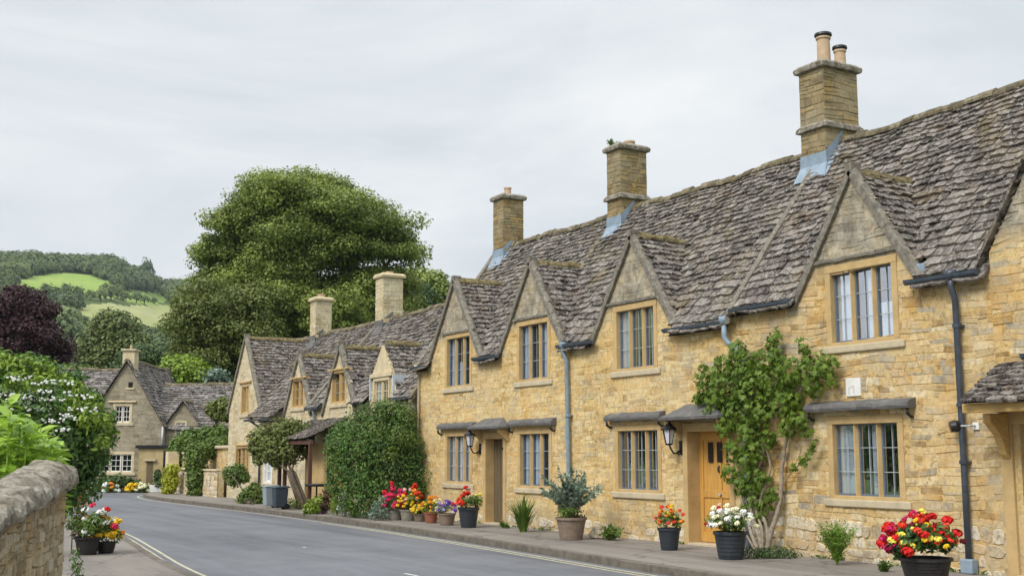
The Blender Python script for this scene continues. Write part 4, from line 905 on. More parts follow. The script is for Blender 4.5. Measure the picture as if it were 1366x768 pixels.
mb=MB(); backing(mb,ff,-24.4,-20.66,.02,lambda u:3.4,[],(),-.02); stonework(mb,Fr(ff.P(0,0,-.02),ff.U,ff.n),-24.4,-20.66,.02,lambda u:3.4,[],seed=83,hs=(.14,.2),ls=(.2,.5)); ff.box(mb,-24.4,-20.7,.02,3.3,-4.8,-4.6); build('wall',mb,[M[k] for k in gy],fh)
window(fh,ff,-19.2,-18.5,3.32,4.10,nl=2,curt=('none',),sur='dressed_pale',fm='white',paint=True,depth=.08,mw=.04,sw=.12)
window(fh,ff,-19.85,-18.3,.95,1.78,nl=3,curt=('none',),sur='dressed_pale',fm='white',paint=True,depth=.08,mw=.06,sw=.12)
hood(fh,ff,-19.55,-18.2,4.28,d=.1,h=.06,name='drip_mould',brackets=False,mat='dressed_pale')
mb=MB(); ff.box(mb,-18.62,-18.42,5.0,5.25,-.1,.02); build('vent_shade_block',mb,M['dark'],fh); mb=MB(); ff.box(mb,-18.72,-18.32,4.9,4.98,-.05,.05); build('vent_sill',mb,M['dressed_pale'],fh)  # solid block coloured near-black for the shade of a vent hollow
mb=MB(); ff.box(mb,-18.05,-16.4,2.08,2.22,.02,.34); build('black_beam',mb,M['black'],fh)
mb=MB(); ff.box(mb,-17.9,-16.42,.05,2.06,.012,.22); build('porch_wall',mb,M['niche'],fh)
mb=MB(); ff.box(mb,-17.5,-17.2,.15,1.45,.222,.24); build('niche_door',mb,M['door_brown'],fh); mb=MB(); ff.box(mb,-17.62,-17.05,1.47,1.55,.222,.36); build('niche_hood',mb,M['sill'],fh)
mb=MB(); ff.box(mb,-16.72,-16.42,.2,1.95,.222,.24); build('door',mb,M['black'],fh); mb=MB(); ff.box(mb,-16.5,-16.42,.2,1.95,.241,.26); build('door_frame',mb,M['white'],fh)
mb=MB(); q=ff.P(-16.85,3.1,.08); mb.tube([q,ff.P(-16.85,2.2,.08)],.045,8); build('downpipe',mb,M['lead_pale'],fh,smooth=True)
cc=ff.P(SC+.05,0,-.4); mb=MB(); ff.box(mb,SC-.28,SC+.30,5.6,6.78,-.75,-.1); c=build('chimney',mb,M['stone_pale'],fh); mb=MB(); ff.box(mb,SC-.36,SC+.38,6.78,6.88,-.83,-.02); build('cap',mb,M['sill'],c,bev=.02)
mb=MB(); q=ff.P(SC+.02,6.88,-.4); mb.tube([q,q+Vector((0,0,.22))],.06,8); build('chimney_pot',mb,M['clay'],c); 
fh2=empty('house',vw(-15.2,FH+.3),'grey stone house range with a small pointed dormer gable, right of the big gabled house','house')
f2=Fr(vw(0,FH+.3),ff.U,ff.n)
t2=lambda u: max(3.12,4.32-1.38*abs(u+16.0)) if abs(u+16.0)<.87 else 3.12
op=OP((-16.32,-15.85,2.60,3.32)); mb=MB(); backing(mb,f2,-16.78,-9.5,.02,t2,op,(-16.0,-15.13,-16.87)); stonework(mb,f2,-16.78,-9.5,.02,t2,op,seed=85,hs=(.12,.2),ls=(.2,.5)); f2.box(mb,-9.6,-9.5,.02,3.1,-4.8,-.01); f2.box(mb,-16.78,-9.6,.02,3.1,-4.8,-4.6)
build('wall',mb,[M[k] for k in gy],fh2)
range_roof(fh2,f2,-17.6,-9.4,3.12,5.25,2.3,95)
gable_slopes(fh2,f2,-16.0,4.36,1.38,.9,.9,1.45,97,'dormer_roof')
gable_slopes(fh2,f2,-13.6,4.36,1.38,.9,.9,1.45,98,'dormer_roof')
mb=MB(); f2.box(mb,-14.3,-12.9,3.1,3.15,0,.02); v_=[f2.P(-14.45,3.13,.01),f2.P(-12.75,3.13,.01),f2.P(-13.6,4.3,.01)]; mb.add(v_,[(0,1,2)]); build('dormer_gable',mb,M['stone_grey'],fh2)
window(fh2,f2,-16.3,-15.87,2.62,3.30,nl=2,curt=('none',),sur='dressed_pale',fm='white',paint=True,depth=.06,mw=.03,sw=.08)
# ------------------------------------------------------------------ terrain, road, pavements
kn=[(0,608),(95,608-1),(130,600),(200,555),(300,500),(420,452),(520,430),(620,413),(700,396),(780,380),(860,369),(930,364),(1000,366)]
def crest(u):
    ks=[(-900,1.0),(0,1.0),(140,.99),(175,.93),(215,.865),(270,.865),(330,.86),(420,.80),(600,.6),(900,.45),(2200,.4)]
    if u<=ks[0][0]: return 1.0
    for (a,b),(c,d) in zip(ks,ks[1:]):
        if u<=c: t=(u-a)/(c-a); t=t*t*(3-2*t); return b+(d-b)*t
    return ks[-1][1]
def terr(lat,d):
    r=math.hypot(lat,d)
    if d<=0 or r<95: return -.06
    phi=math.atan2(lat,d)
    if abs(phi)>R(62): fade=max(0,1-(abs(phi)-R(62))/R(25))
    else: fade=1
    u=683+FPX*math.tan(max(-1.0,min(1.0,phi)))
    rr=min(r,1000); 
    for (a,b),(c,e) in zip(kn,kn[1:]):
        if rr<=c: t=(rr-a)/(c-a); v=b+(e-b)*t; break
    k=crest(u); k=1+(k-1)*min(1,max(0,(rr-350)/450))
    z=(608-v)/FPX*rr*k*fade
    if r>1000: z*=max(.35,1-(r-1000)/2500)
    z+=(2.0*math.sin(lat*.021+1)+1.6*math.sin(d*.017+lat*.01))*min(1,(r-95)/200)
    return max(z,-.06) if r<140 else z
FIELDS=[(1,[(18,378),(45,368),(85,364),(120,367),(150,378),(172,393),(150,398),(120,397),(105,391),(75,394),(50,386)]),
        (1,[(165,388),(220,391),(224,402),(200,407),(168,404)]),
        (2,[(108,407),(150,404),(168,408),(232,406),(236,430),(205,438),(180,428),(140,420),(105,413)]),
        (2,[(58,420),(128,410),(145,424),(150,440),(95,428),(60,430)]),
        (2,[(78,470),(100,462),(112,480),(108,505),(84,510)])]
def inpoly(x,y,P):
    c=False; n=len(P)
    for i in range(n):
        x1,y1=P[i]; x2,y2=P[(i+1)%n]
        if (y1>y)!=(y2>y) and x<(x2-x1)*(y-y1)/(y2-y1)+x1: c=not c
    return c
def field_at(lat,d):
    if d<150: return 0
    p=vw(lat,d,terr(lat,d)); u,v=proj(p)
    for k,P in FIELDS:
        if inpoly(u,v,P): return k
    return 0
phis=[-180+6*i for i in range(25)]+[-30+.25*i for i in range(81)]+[-8+2*i for i in range(15)]+[26+7*i for i in range(22)]+[180]
rs_=[.01,30,70,95,110,130,150,175]+[200+8*i for i in range(102)]+[1040,1150,1350,1700,2200,3000,4000]
V=[];Fc=[];Mi=[]
for r in rs_:
    for ph in phis: a=R(ph); lat,d=r*math.sin(a),r*math.cos(a); p=vw(lat,d,terr(lat,d)); V.append(tuple(p))
np_=len(phis)
for i in range(len(rs_)-1):
    for j in range(np_-1):
        Fc.append((i*np_+j,i*np_+j+1,(i+1)*np_+j+1,(i+1)*np_+j)); r=(rs_[i]+rs_[i+1])/2; a=R((phis[j]+phis[j+1])/2)
        Mi.append(field_at(r*math.sin(a),r*math.cos(a)) if (-30<=phis[j]<-9 and 180<r<950) else 0)
gmb=MB(); gmb.v=V; gmb.f=Fc; gmb.m=Mi
go=build('ground',gmb,[M['grass'],M['field1'],M['field2']],smooth=True); tag(go,kind='structure')
def sheet(name,pts,z,mat):
    mb=MB(); mb.add([(p[0],p[1],z) for p in pts],[tuple(range(len(pts)))]); return tag(build(name,mb,M[mat]),kind='structure')
# right kerb line and left kerb line as (X, s)
RK=[(10.05,-8),(10.05,2),(10.5,10),(10.72,14.5),(11.0,18),(11.3,22),(11.52,26),(11.62,31),(11.62,37),(11.5,42),(11.42,46),(11.55,49.5),(11.95,52),(12.5,53.6),(13.2,54.5),(14.2,55.0),(16.5,55.3),(22,55.3)]
LK=[(4.15,-8),(4.2,4),(4.3,12),(4.6,18),(5.1,22.5),(5.55,26.5),(5.75,30),(5.6,33.5),(5.0,37.5),(3.6,42),(1.0,47),(-3,52)]
def smooth_line(pts,n=6):
    out=[]; P=[Vector((*p,0)) for p in pts]
    for i in range(len(P)-1):
        p0,p1,p2,p3=P[max(i-1,0)],P[i],P[i+1],P[min(i+2,len(P)-1)]
        for k in range(n):
            t=k/n; out.append(.5*((2*p1)+(p2-p0)*t+(2*p0-5*p1+4*p2-p3)*t*t+(3*p1-p0-3*p2+p3)*t**3))
    return out+[P[-1]]
RKs,LKs=smooth_line(RK),smooth_line(LK)
def offs(L_,d):
    o=[]
    for i,p in enumerate(L_):
        t=(L_[min(i+1,len(L_)-1)]-L_[max(i-1,0)]).normalized(); o.append(p+Vector((t.y,-t.x,0))*d)
    return o
farl=[vw(-40,57.1),vw(-7.2,57.1)]
road_pts=[(p.x+.1,p.y) for p in RKs]+[(22,57)]+[(vw(-7.2,57.15).x,vw(-7.2,57.15).y),(vw(-45,57.15).x,vw(-45,57.15).y)]+[(p.x-.1,p.y) for p in LKs[::-1]]
# strip-built road (concave outline is triangulated row by row)
mb=MB(); n=len(RKs); ln=[LKs[min(int(i*len(LKs)/n),len(LKs)-1)] for i in range(n)]
def ysec(L_,y):
    for a,b in zip(L_,L_[1:]):
        if a.y<=y<=b.y: t=(y-a.y)/(b.y-a.y+1e-9); return a.x+(b.x-a.x)*t
    return None
ys=np.linspace(-8,55.2,90); vs_=[]
for y in ys:
    xl=ysec(LKs,y); xr_=ysec(RKs,y)
    if xl is None or y>50: xl=-20 if y>50 else xl
    if xr_ is None: xr_=22
    vs_+=[(xl-.1,y,0),(xr_+.1,y,0)]
mb.add(vs_,[(2*i,2*i+1,2*i+3,2*i+2) for i in range(len(ys)-1)])
# beyond: the turning area in front of the far house
q=[( -20,55.2,0),(22,55.2,0),tuple(vw(-7,57.3)+Vector((3,-1,0)))]
fa,fb=vw(-48,57.15),vw(-4,57.15)
mb.add([(-20,55.19,.0),(22,55.19,.0),(fb.x,max(fb.y,55.2),.0),(fa.x,fa.y,.0)],[(0,1,2,3)])
tag(build('road',mb,M['road']),kind='structure')
def pavement(name,line,inner,z=ZP,rev=False):
    """kerb line and an inner line of equal length"""
    k=.14 if not rev else -.14; L2=offs(line,k); mb=MB(); n=len(line)
    vs_=[]
    for a,b in zip(L2,inner): vs_+=[(a.x,a.y,z),(b.x,b.y,z)]
    mb.add(vs_,[(2*i,2*i+1,2*i+3,2*i+2) for i in range(n-1)]); tag(build(name,mb,M['pave']),kind='structure')
    mb=MB(); rd=random.Random(3); acc=0; i=0
    dl=[0]
    for a,b in zip(line,line[1:]): dl.append(dl[-1]+(b-a).length)
    def pt(L_,s):
        for i in range(n-1):
            if s<=dl[i+1]: t=(s-dl[i])/(dl[i+1]-dl[i]+1e-9); return L_[i].lerp(L_[i+1],t)
        return L_[-1]
    s=0
    while s<dl[-1]-.1:
        e=min(s+.9,dl[-1]); a0,a1=pt(line,s+.006),pt(line,e-.006); b0,b1=pt(L2,s+.006),pt(L2,e-.006); h=rd.uniform(-.006,.006)
        mb.hexa([(a0.x,a0.y,-.03),(a1.x,a1.y,-.03),(b1.x,b1.y,-.03),(b0.x,b0.y,-.03),(a0.x,a0.y,z+.004+h),(a1.x,a1.y,z+.004+h),(b1.x,b1.y,z+.006),(b0.x,b0.y,z+.006)]); s=e
    tag(build('kerb',mb,M['kerb'],bev=.012),kind='structure')
inR=[]
for p in RKs: inR.append(Vector((max(13.9,p.x+.6) if p.y<54.0 else max(14.2,p.x+.2),min(p.y,53.9),0)))
pavement('pavement',RKs,inR)
inL=[Vector((p.x-3.2,p.y-.3,0)) for p in LKs]
pavement('pavement',LKs,inL,rev=True)
def painted(name,line,off,w,mat,s0=0,s1=1e9,z=.004):
    a=offs(line,off-w/2); b=offs(line,off+w/2); mb=MB(); vs_=[]; k=0
    for p,q in zip(a,b):
        if s0<=p.y<=s1: vs_+=[(p.x,p.y,z),(q.x,q.y,z)]; k+=1
    mb.add(vs_,[(2*i,2*i+1,2*i+3,2*i+2) for i in range(k-1)]); tag(build(name,mb,M[mat]),kind='structure')
painted('road_marking',RKs,-.22,.07,'line'); painted('road_marking',RKs,-.38,.07,'line',0,30)
painted('road_marking',LKs,.18,.055,'line',-8,37); painted('road_marking',LKs,.33,.055,'line',-8,37)
for (u,v),(u2,v2) in (((540,764),(555,770)),((404,729),(406,730))):
    a,b=gnd(u,v,.004),gnd(u2,v2,.004); t=(b-a).normalized() if (b-a).length>.01 else Vector((0,1,0)); t=Vector((0,-1,0)); L_=.16 if u<500 else .45; s_=Vector((1,0,0))*.03
    mb=MB(); mb.add([a-s_,a+s_,a+s_+t*L_,a-s_+t*L_],[(0,1,2,3)]); tag(build('road_marking',mb,M['linew']),kind='structure')
# ------------------------------------------------------------------ roadside wall at the left
wf_end=vw(-2.97,8.0); wf_0=vw(-2.0,2.6); D=(wf_end-wf_0); WL=D.length; D.normalize(); nW=Vector((D.y,-D.x,0))
wfr=Fr(wf_0,D,nW)
zt=lambda u: .98+ .54*(u/WL)
rw=empty('roadside_wall',wf_0.lerp(wf_end,.5),'rough stone wall with a thick lichen-covered grey coping at the left edge','wall')
mb=MB(); backing(mb,wfr,0,WL,-.02,zt,[],[WL*i/10 for i in range(1,10)]); stonework(mb,wfr,0,WL,.0,zt,[],hs=(.03,.075),ls=(.06,.2),dep=(.0,.012),jit=.022,gap=.0,seed=91)
ef=Fr(wf_end,-nW,D); backing(mb,ef,0,.42,-.02,lambda u:1.52,[]); stonework(mb,ef,0,.42,0,lambda u:1.53,[],hs=(.05,.09),ls=(.08,.2),dep=(.004,.02),jit=.012,seed=92)
wfr.box(mb,0,WL-.03,-.02,1.12,-.42,-.03)
build('masonry',mb,[M['gardenmortar'],M['gardenwall']],rw)
mb=MB(); n=240; prof=[(.0,-.02),(.07,-.02),(.10,-.01),(.115,.02),(.115,.05),(.10,.085),(.07,.115),(.03,.14),(-.03,.16),(-.1,.175),(-.2,.18),(-.3,.165),(-.4,.12),(-.47,.06),(-.5,-.02)]; vs_=[]; m_=len(prof)
from mathutils import noise as mn
for i in range(n+1):
    u=WL*i/n+.06*(i/n); st=.5+.5*math.sin(u*9)
    e=1-max(0,(i/n-.97)/.03)**2*.22
    for x,z in prof:
        p=wfr.P(u,zt(min(u,WL))+z*e*(.30+.60*i/n),x*(.6+.4*e)*(.62 if x>0 else .66)); nz=mn.noise_vector(p*9)*.022+mn.noise_vector(p*24)*.013+mn.noise_vector(p*3)*.02+mn.noise_vector(p*55)*.006; vs_.append(p+nz)
mb.add(vs_,[(i*m_+j,i*m_+j+1,(i+1)*m_+j+1,(i+1)*m_+j) for i in range(n) for j in range(m_-1)]+[tuple(range(m_)),tuple(n*m_+j for j in range(m_))])
cp=build('coping',mb,M['coping'],rw,smooth=False)
# ------------------------------------------------------------------ street things
def fac(u,v,off=0.0):
    r=ray(u,v); k=(XF-off)/r.x; p=r*k; p.z+=EYE; return p
def bloom_mesh(name,mat,n=16,core=None,flat=.7):
    P=[];N=[]
    for k in range(n):
        a=2.4*k; e=math.acos(1-1.15*k/n); d=Vector((math.sin(e)*math.cos(a),math.sin(e)*math.sin(a),math.cos(e)*flat)); P.append(d*.45); N.append(d)
    T=[(n_.x,n_.y,-.3) for n_ in N]
    V=[];F=[]
    for p,nn,t in zip(P,N,T):
        t=Vector(t); t=(t-nn*t.dot(nn)).normalized(); b=nn.cross(t); o=len(V)
        for x,y,z in ((-.15,0,0),(.2,.34,.08),(.62,0,-.05),(.2,-.34,.08)): V.append(p+t*x+b*y+nn*z)
        F+=[(o,o+1,o+2),(o,o+2,o+3)]
    me=bpy.data.meshes.new(name); me.from_pydata([tuple(v) for v in V],[],F); me.materials.append(mat); me.update(); return me
BM={k:bloom_mesh('bloom_'+k,PET[k]) for k in PET}
def bloom(root,colr,p,s,name='bloom'):
    o=bpy.data.objects.new(name,BM[colr]); COL.objects.link(o); o.parent=root; o.location=p; o.scale=(s,s,s*random.uniform(.8,1.1)); o.rotation_euler=(random.uniform(-.6,.6),random.uniform(-.6,.6),random.uniform(0,6)); return o
def planter(label,u,v,rt,h,mat,fol,blooms,leaf='mid',cat='flower pot',group=None,shape='leaf',ls=.05,dens=260,ribs=0,square=False,pos=None,pot=True,rb=.74,yoff=0,lead=None):
    p=pos if pos is not None else gnd(u,v,ZP+.002); root=empty('flower_pot' if cat!='shrub' else 'potted_shrub',p,label,cat,group)
    rx,rz,hz=fol
    if pot:
        prof=[(rt*rb*.98,0),(rt*rb,.01)]
        n=ribs or 4
        for k in range(1,n+1):
            t=k/n*.86; r_=rt*(rb+(1-rb)*t); prof+=[(r_-.0,h*t-.01),(r_+(.006 if ribs else 0),h*t)]
        prof+=[(rt*1.0,h*.88),(rt*1.07,h*.89),(rt*1.07,h),(rt*.96,h),(rt*.93,h*.86),(.01,h*.86)]
        mb=MB(); mb.lathe(prof,(0,0,0),28 if not square else 4); build('pot',mb,M[mat],root,world=False,smooth=False)
        if square: root.rotation_euler[2]=0
        mb=MB(); mb.lathe([(rt*.93,h*.87),(.01,h*.9)],(0,0,0),16); build('soil',mb,M['soil'],root,world=False)
    hh=h if pot else 0
    bl=[]; k=max(5,int(rx*34))
    for i in range(k):
        a=random.uniform(0,2*PI); q=math.sqrt(random.random())*.72; bl.append(((rx*q*math.cos(a),rx*q*math.sin(a),hh+hz*(.25+.5*random.random()*(1-q*q*.6))),(rx*.36,rx*.36,rz*.42)))
    P,N=blob_pts(bl,dens,(.35,1.0)); P[:,2]=np.maximum(P[:,2],hh*.85 if pot else .01)
    leaves('foliage',P,N,ls,L[leaf],root,shape,world=False)
    for spec in blooms:
        colr,n,s=spec[:3]; sec=spec[3] if len(spec)>3 else None; hi=spec[4] if len(spec)>4 else 1.0
        for i in range(n):
            a=random.uniform(*(sec if sec else (0,2*PI))); e=math.acos(random.uniform(.05,1)**.8); q=random.uniform(.74,1.22)
            x,y,z=rx*math.sin(e)*math.cos(a)*q,rx*math.sin(e)*math.sin(a)*q,hh+hz*.12+hz*.95*math.cos(e)*q*hi
            bloom(root,colr,(x,y,z),s*1.25*random.uniform(.75,1.25))
    return root
G1='flower pots along the cottage fronts'
# directions: camera sits towards (-x,-y) of the pots; image left = +y, image right = +x-y
LEFT=(PI*.55,PI*1.0); RIGHT=(-PI*.45,PI*.0); FRONT=(PI*.95,PI*1.55)
planter('black ribbed tub heaped with red, yellow and magenta flowers by the dark drainpipe',1236,779,.31,.33,'pot_black',(.46,.36,.46),[('red',44,.075),('scarlet',12,.07),('magenta',18,.055,(PI*.5,PI*.95)),('lemon',9,.07,(PI*.85,PI*1.35)),('yellow',5,.06,(PI*.9,PI*1.4)),('maroon',5,.05)],'bush',group=G1,ls=.085,dens=150,ribs=7)
planter('dark pot with small orange and red flowers left of the ochre wooden door',893,733,.19,.37,'pot_dark',(.24,.26,.34),[('scarlet',14,.045),('orange',16,.04),('yellow',10,.04)],'mid',group=G1,ls=.05,dens=260)
planter('dark ribbed pot brimming with white and cream flowers right of the ochre wooden door',975,745,.25,.42,'pot_dark',(.38,.26,.34),[('white',34,.062),('cream',26,.06),('red',2,.055,(PI*.6,PI*.8),1.1),('blush',4,.05,(PI*.5,PI*.9),1.2),('maroon',3,.05,(-.3,.6),1.2)],'mid',group=G1,ls=.06,dens=220,ribs=6)
planter('dark slate pot of bright red geraniums left of the brown plank door',625,703,.23,.44,'pot_dark',(.30,.26,.34),[('red',11,.07,(PI*.4,PI*1.3),1.15),('scarlet',12,.07,(PI*.4,PI*1.4),1.1),('blush',4,.05),('lemon',5,.06,(-.6,.3)),],'mid',group=G1,ls=.06,dens=220)
planter('taupe clay pot of purple and lilac pansies right of the terracotta pot',596,700,.20,.27,'pot_taupe',(.27,.22,.26),[('purple',20,.05),('lilac',10,.045),('blush',6,.05,LEFT)],'sage',group=G1,ls=.05,dens=240)
planter('terracotta pot of orange and yellow flowers, next in the row to the purple pansies',575,697,.17,.25,'pot_terra',(.30,.26,.33),[('orange',16,.05,None,1.1),('yellow',18,.05),('cream',6,.05,RIGHT)],'mid',group=G1,ls=.05,dens=220)
planter('low brown pot of yellow flowers between the grey stone pot and the terracotta pot',560,695,.16,.18,'pot_taupe',(.24,.2,.2),[('lemon',16,.05),('yellow',8,.05)],'mid',group=G1,ls=.05,dens=220)
planter('grey stone pot of yellow pansies with tall scarlet and pink blooms behind',545,694,.22,.27,'pot_grey',(.32,.32,.44),[('yellow',22,.055,(PI*.8,PI*1.5),.8),('orange',6,.07,RIGHT,1.35),('scarlet',9,.08,(-.9,.6),1.5),('blush',4,.06,None,1.5)],'mid',group=G1,ls=.06,dens=220)
planter('rounded grey pot of magenta and pink geraniums against the big evergreen bush',527,693,.20,.22,'pot_grey',(.30,.28,.44),[('magenta',20,.085,None,1.1),('pink',18,.085,None,1.2),('red',6,.08,None,1.5)],'mid',group=G1,ls=.06,dens=160)
# left pavement pots
planter('dark pot of white and dark red flowers on the left pavement beside yellow blooms',116,739,.20,.28,'pot_black',(.40,.34,.42),[('white',16,.06,(-PI*.7,PI*.1)),('red',3,.07,(-.8,.6),1.3),('pink',2,.07,(-.8,.4),1.4)],'mid',group='pots on the left pavement',ls=.07,dens=180)
planter('low mass of yellow flowers spilling over the left pavement edge, right of the brown pot',141,737,.16,.18,'pot_black',(.27,.28,.34),[('yellow',34,.065,None,1.05),('orange',4,.06)],'bush',group='pots on the left pavement',ls=.06,dens=200)
# shrub in taupe pot
pp=planter('wide taupe pot holding a spiky grey-green shrub in front of the pale drainpipe',762,719,.29,.42,'pot_taupe',(.34,.2,.22),[],'mid','potted shrub',ls=.07,dens=120)
mb=MB(); P=[];T=[]
for i in range(70):
    a=random.uniform(0,2*PI); e=random.uniform(.05,.95); L_=random.uniform(.45,.95); d=Vector((math.sin(e)*math.cos(a),math.sin(e)*math.sin(a),math.cos(e)))
    b=Vector((0,0,.42)); m_=b+d*L_*.5+Vector((0,0,.08)); t_=b+d*L_+Vector((0,0,.02)); mb.tube([b,m_,t_],[.008,.006,.003],5,cap=False)
    for k in range(34):
        q=random.uniform(.28,1.0); pt=b.lerp(m_,q*2) if q<.5 else m_.lerp(t_,q*2-1); P.append(pt); T.append((d+Vector(RNG.normal(0,.7,3))))
build('stems',mb,M['vinebark'],pp,world=False); leaves('needle_foliage',P,[(t.y,-t.x,.6) for t in T],.085,L['sage'],pp,'leaf',world=False,tdir=[tuple(t) for t in T])
# generic free-standing shrubs
def shrub(name,label,cat,pos,blobs,leaf,ls,dens,shape='card',stems=6,group=None,up=.35,shell=(.5,1.0),jit=.45,stemmat='bark',sr=.03,droop=0):
    root=empty(name,pos,label,cat,group); P,N=blob_pts(blobs,dens,shell,up); keep=P[:,2]>pos[2]+.01; leaves('foliage',P[keep],N[keep],ls,L[leaf],root,shape,jit=jit,droop=droop)
    mb=MB(); b=Vector(pos)
    for i in range(stems):
        c=Vector(random.choice(blobs)[0]); s=b+Vector((random.uniform(-.1,.1),random.uniform(-.1,.1),0)); mb.tube([s,s.lerp(c,.5)+Vector((random.uniform(-.1,.1),random.uniform(-.1,.1),.05)),c],[sr,sr*.7,sr*.3],6,cap=False)
    if stems: build('stems',mb,M[stemmat],root)
    return root
def pxblobs(lst,d0,ry=1.0):
    """(u,v,radius px, depth offset): clumps placed at a real distance"""
    out=[]
    for u,v,r,dd in lst:
        d=d0+dd; p=at(u,v,d); k=r*d/FPX; out.append((tuple(p),(k,k*ry,k)))
    return out
def tuft(name,label,cat,pos,n,h,spread,leaf='blade',w=1.0,group=None,arch=.5):
    root=empty(name,pos,label,cat,group); P=[];T=[];Nn=[];S=[]
    for i in range(n):
        a=random.uniform(0,2*PI); e=random.uniform(0,spread); d=(math.sin(e)*math.cos(a),math.sin(e)*math.sin(a),math.cos(e)); r=random.uniform(0,.07)
        P.append((pos[0]+math.cos(a)*r,pos[1]+math.sin(a)*r,pos[2])); T.append(tuple(x*6 for x in d)); Nn.append((-math.cos(a)*math.cos(e),-math.sin(a)*math.cos(e),math.sin(e))); S.append(h*random.uniform(.6,1.1))
    leaves('blades',P,Nn,np.array(S),L[leaf],root,'blade',jit=.15,tdir=T); return root
def feathery(name,label,pos,h,n,spread=.7,leaf='fern',group=None,ls=.06):
    root=empty(name,pos,label,'plant',group); P=[];T=[];mb=MB(); b=Vector(pos)
    for i in range(n):
        a=random.uniform(0,2*PI); e=random.uniform(0,spread); L_=h*random.uniform(.6,1.1); d=Vector((math.sin(e)*math.cos(a),math.sin(e)*math.sin(a),math.cos(e))); m_=b+d*L_*.55+Vector((0,0,L_*.08)); t_=b+d*L_+Vector((d.x,d.y,0))*L_*.15-Vector((0,0,L_*.05)); mb.tube([b,m_,t_],[.006,.004,.002],4,cap=False)
        for k in range(26):
            q=random.uniform(.15,1); pt=b.lerp(m_,q*2) if q<.5 else m_.lerp(t_,q*2-1); P.append(pt+Vector(RNG.normal(0,.02,3))); T.append(tuple(d*1.2+Vector(RNG.normal(0,.6,3))))
    build('stalks',mb,L[leaf],root); leaves('fronds',P,[(t[1],-t[0],.5) for t in T],ls,L[leaf],root,'leaf',tdir=T); return root
tuft('grass_tuft','tall tuft of green grass against the wall right of the brown plank door','plant',gnd(698,709),330,.62,.55)
feathery('feathery_plant','feathery bright green plant under the lower window left of the dark drainpipe',gnd(1117,753),.62,150,.5,ls=.035)
feathery('weed','low leafy weeds at the wall foot beside the pale boulder',gnd(815,720),.26,40,1.0,'mid')
feathery('weed','sparse low weeds at the wall foot right of the brown plank door',gnd(672,704),.13,14,1.2,'mid',ls=.045)
shrub('ground_cover_plant','low dark leafy plant on the pavement at the foot of the climbing vine','plant',gnd(1032,744),[((gnd(u,744)+Vector((0,0,.06))),(.2,.14,.13)) for u in (1005,1020,1035,1050)],'dark',.05,420,'leaf',0)
feathery('weed','thin strip of weeds along the wall foot left of the red and yellow flower tub',gnd(1180,762),.12,22,1.3,'mid',ls=.04)
P=[];T=[];S=[];rw_=random.Random(8)
for i in range(900):
    y=rw_.uniform(10.7,28.4); 
    if 16.1<y<17.4 or 24.0<y<25.0 or math.sin(y*2.3)+math.sin(y*5.1+1)<.1: continue
    x=XF-.03-abs(rw_.gauss(0,.05)); a=rw_.uniform(0,6.28); P.append((x,y,ZP)); T.append((math.cos(a)*3,math.sin(a)*3,4)); S.append(rw_.uniform(.03,.10))
tag(leaves('wall_foot_weeds',P,[(-t[0],-t[1],3) for t in T],np.array(S),L['mid'],None,'leaf',tdir=T),kind='stuff')
# boulder beside the taupe pot
def rock(label,pos,r,seed):
    bm=bmesh.new(); bmesh.ops.create_icosphere(bm,subdivisions=3,radius=1); sv=Vector((seed*3.1,seed,0))
    for v in bm.verts:
        n=mn.noise_vector(v.co*1.3+sv)*.35; v.co=v.co+n; v.co.x=round(v.co.x*1.8)/1.8*.4+v.co.x*.6; v.co=Vector((v.co.x*r[0],v.co.y*r[1],max(-.1,v.co.z)*r[2]))
    me=bpy.data.meshes.new('boulder'); bm.to_mesh(me); bm.free(); o=link('boulder',me,M['rubble']); o.location=pos; tag(o,label,'rock'); return o
rock('rounded pale boulder on the pavement right of the wide taupe pot',gnd(795,718)+Vector((.05,0,.04)),(.13,.24,.19),1)
# climbing vine
vb=gnd(1015,733); vine=empty('climbing_vine',vb,'leafy climbing plant with twisted pale stems right of the ochre wooden door','climbing plant')
mb=MB()
def stem(pts,r0,r1,off=.10):
    pp_=[fac(u,v,o) for u,v,o in [(p[0],p[1],p[2] if len(p)>2 else off) for p in pts]]
    out=smooth_line([(0,0)]*1) if False else None
    P_=[]; n=len(pp_)
    for i in range(n-1):
        a,b,c,d=pp_[max(i-1,0)],pp_[i],pp_[i+1],pp_[min(i+2,n-1)]
        for k in range(5):
            t=k/5; q=.5*((2*b)+(c-a)*t+(2*a-5*b+4*c-d)*t*t+(3*b-a-3*c+d)*t**3); P_.append(q+mn.noise_vector(q*5)*.015)
    P_.append(pp_[-1]); m_=len(P_); mb.tube(P_,[r0+(r1-r0)*i/(m_-1) for i in range(m_)],8,cap=False)
stem([(1022,735,.32),(1030,705,.26),(1040,670,.16),(1043,630,.12),(1048,590,.1),(1056,560,.1),(1062,530,.1),(1085,500,.1)],.045,.015)
stem([(1018,735,.32),(1008,700,.24),(1000,665,.15),(1010,630,.12),(1018,600,.10),(1005,570,.1),(1003,540,.1),(1000,500,.12)],.038,.015)
stem([(1012,735,.34),(1002,710,.3),(998,685,.2),(1002,655,.14),(996,620,.1),(990,580,.1),(975,540,.1)],.035,.012)
stem([(1025,735,.3),(1022,700,.25),(1014,670,.2),(1022,645,.12),(1028,620,.1),(1020,585,.1),(1030,545,.1)],.03,.012)
stem([(1008,735,.3),(996,712,.28),(992,690,.2),(990,660,.15)],.022,.012); stem([(1017,735,.36),(1016,705,.3),(1008,680,.2),(1005,650,.12)],.025,.015)
stem([(1040,650,.12),(1060,625,.1),(1075,610,.1),(1083,597,.1),(1086,590,.1)],.012,.006); stem([(1050,580,.1),(1068,600,.1),(1060,620,.1)],.01,.005)
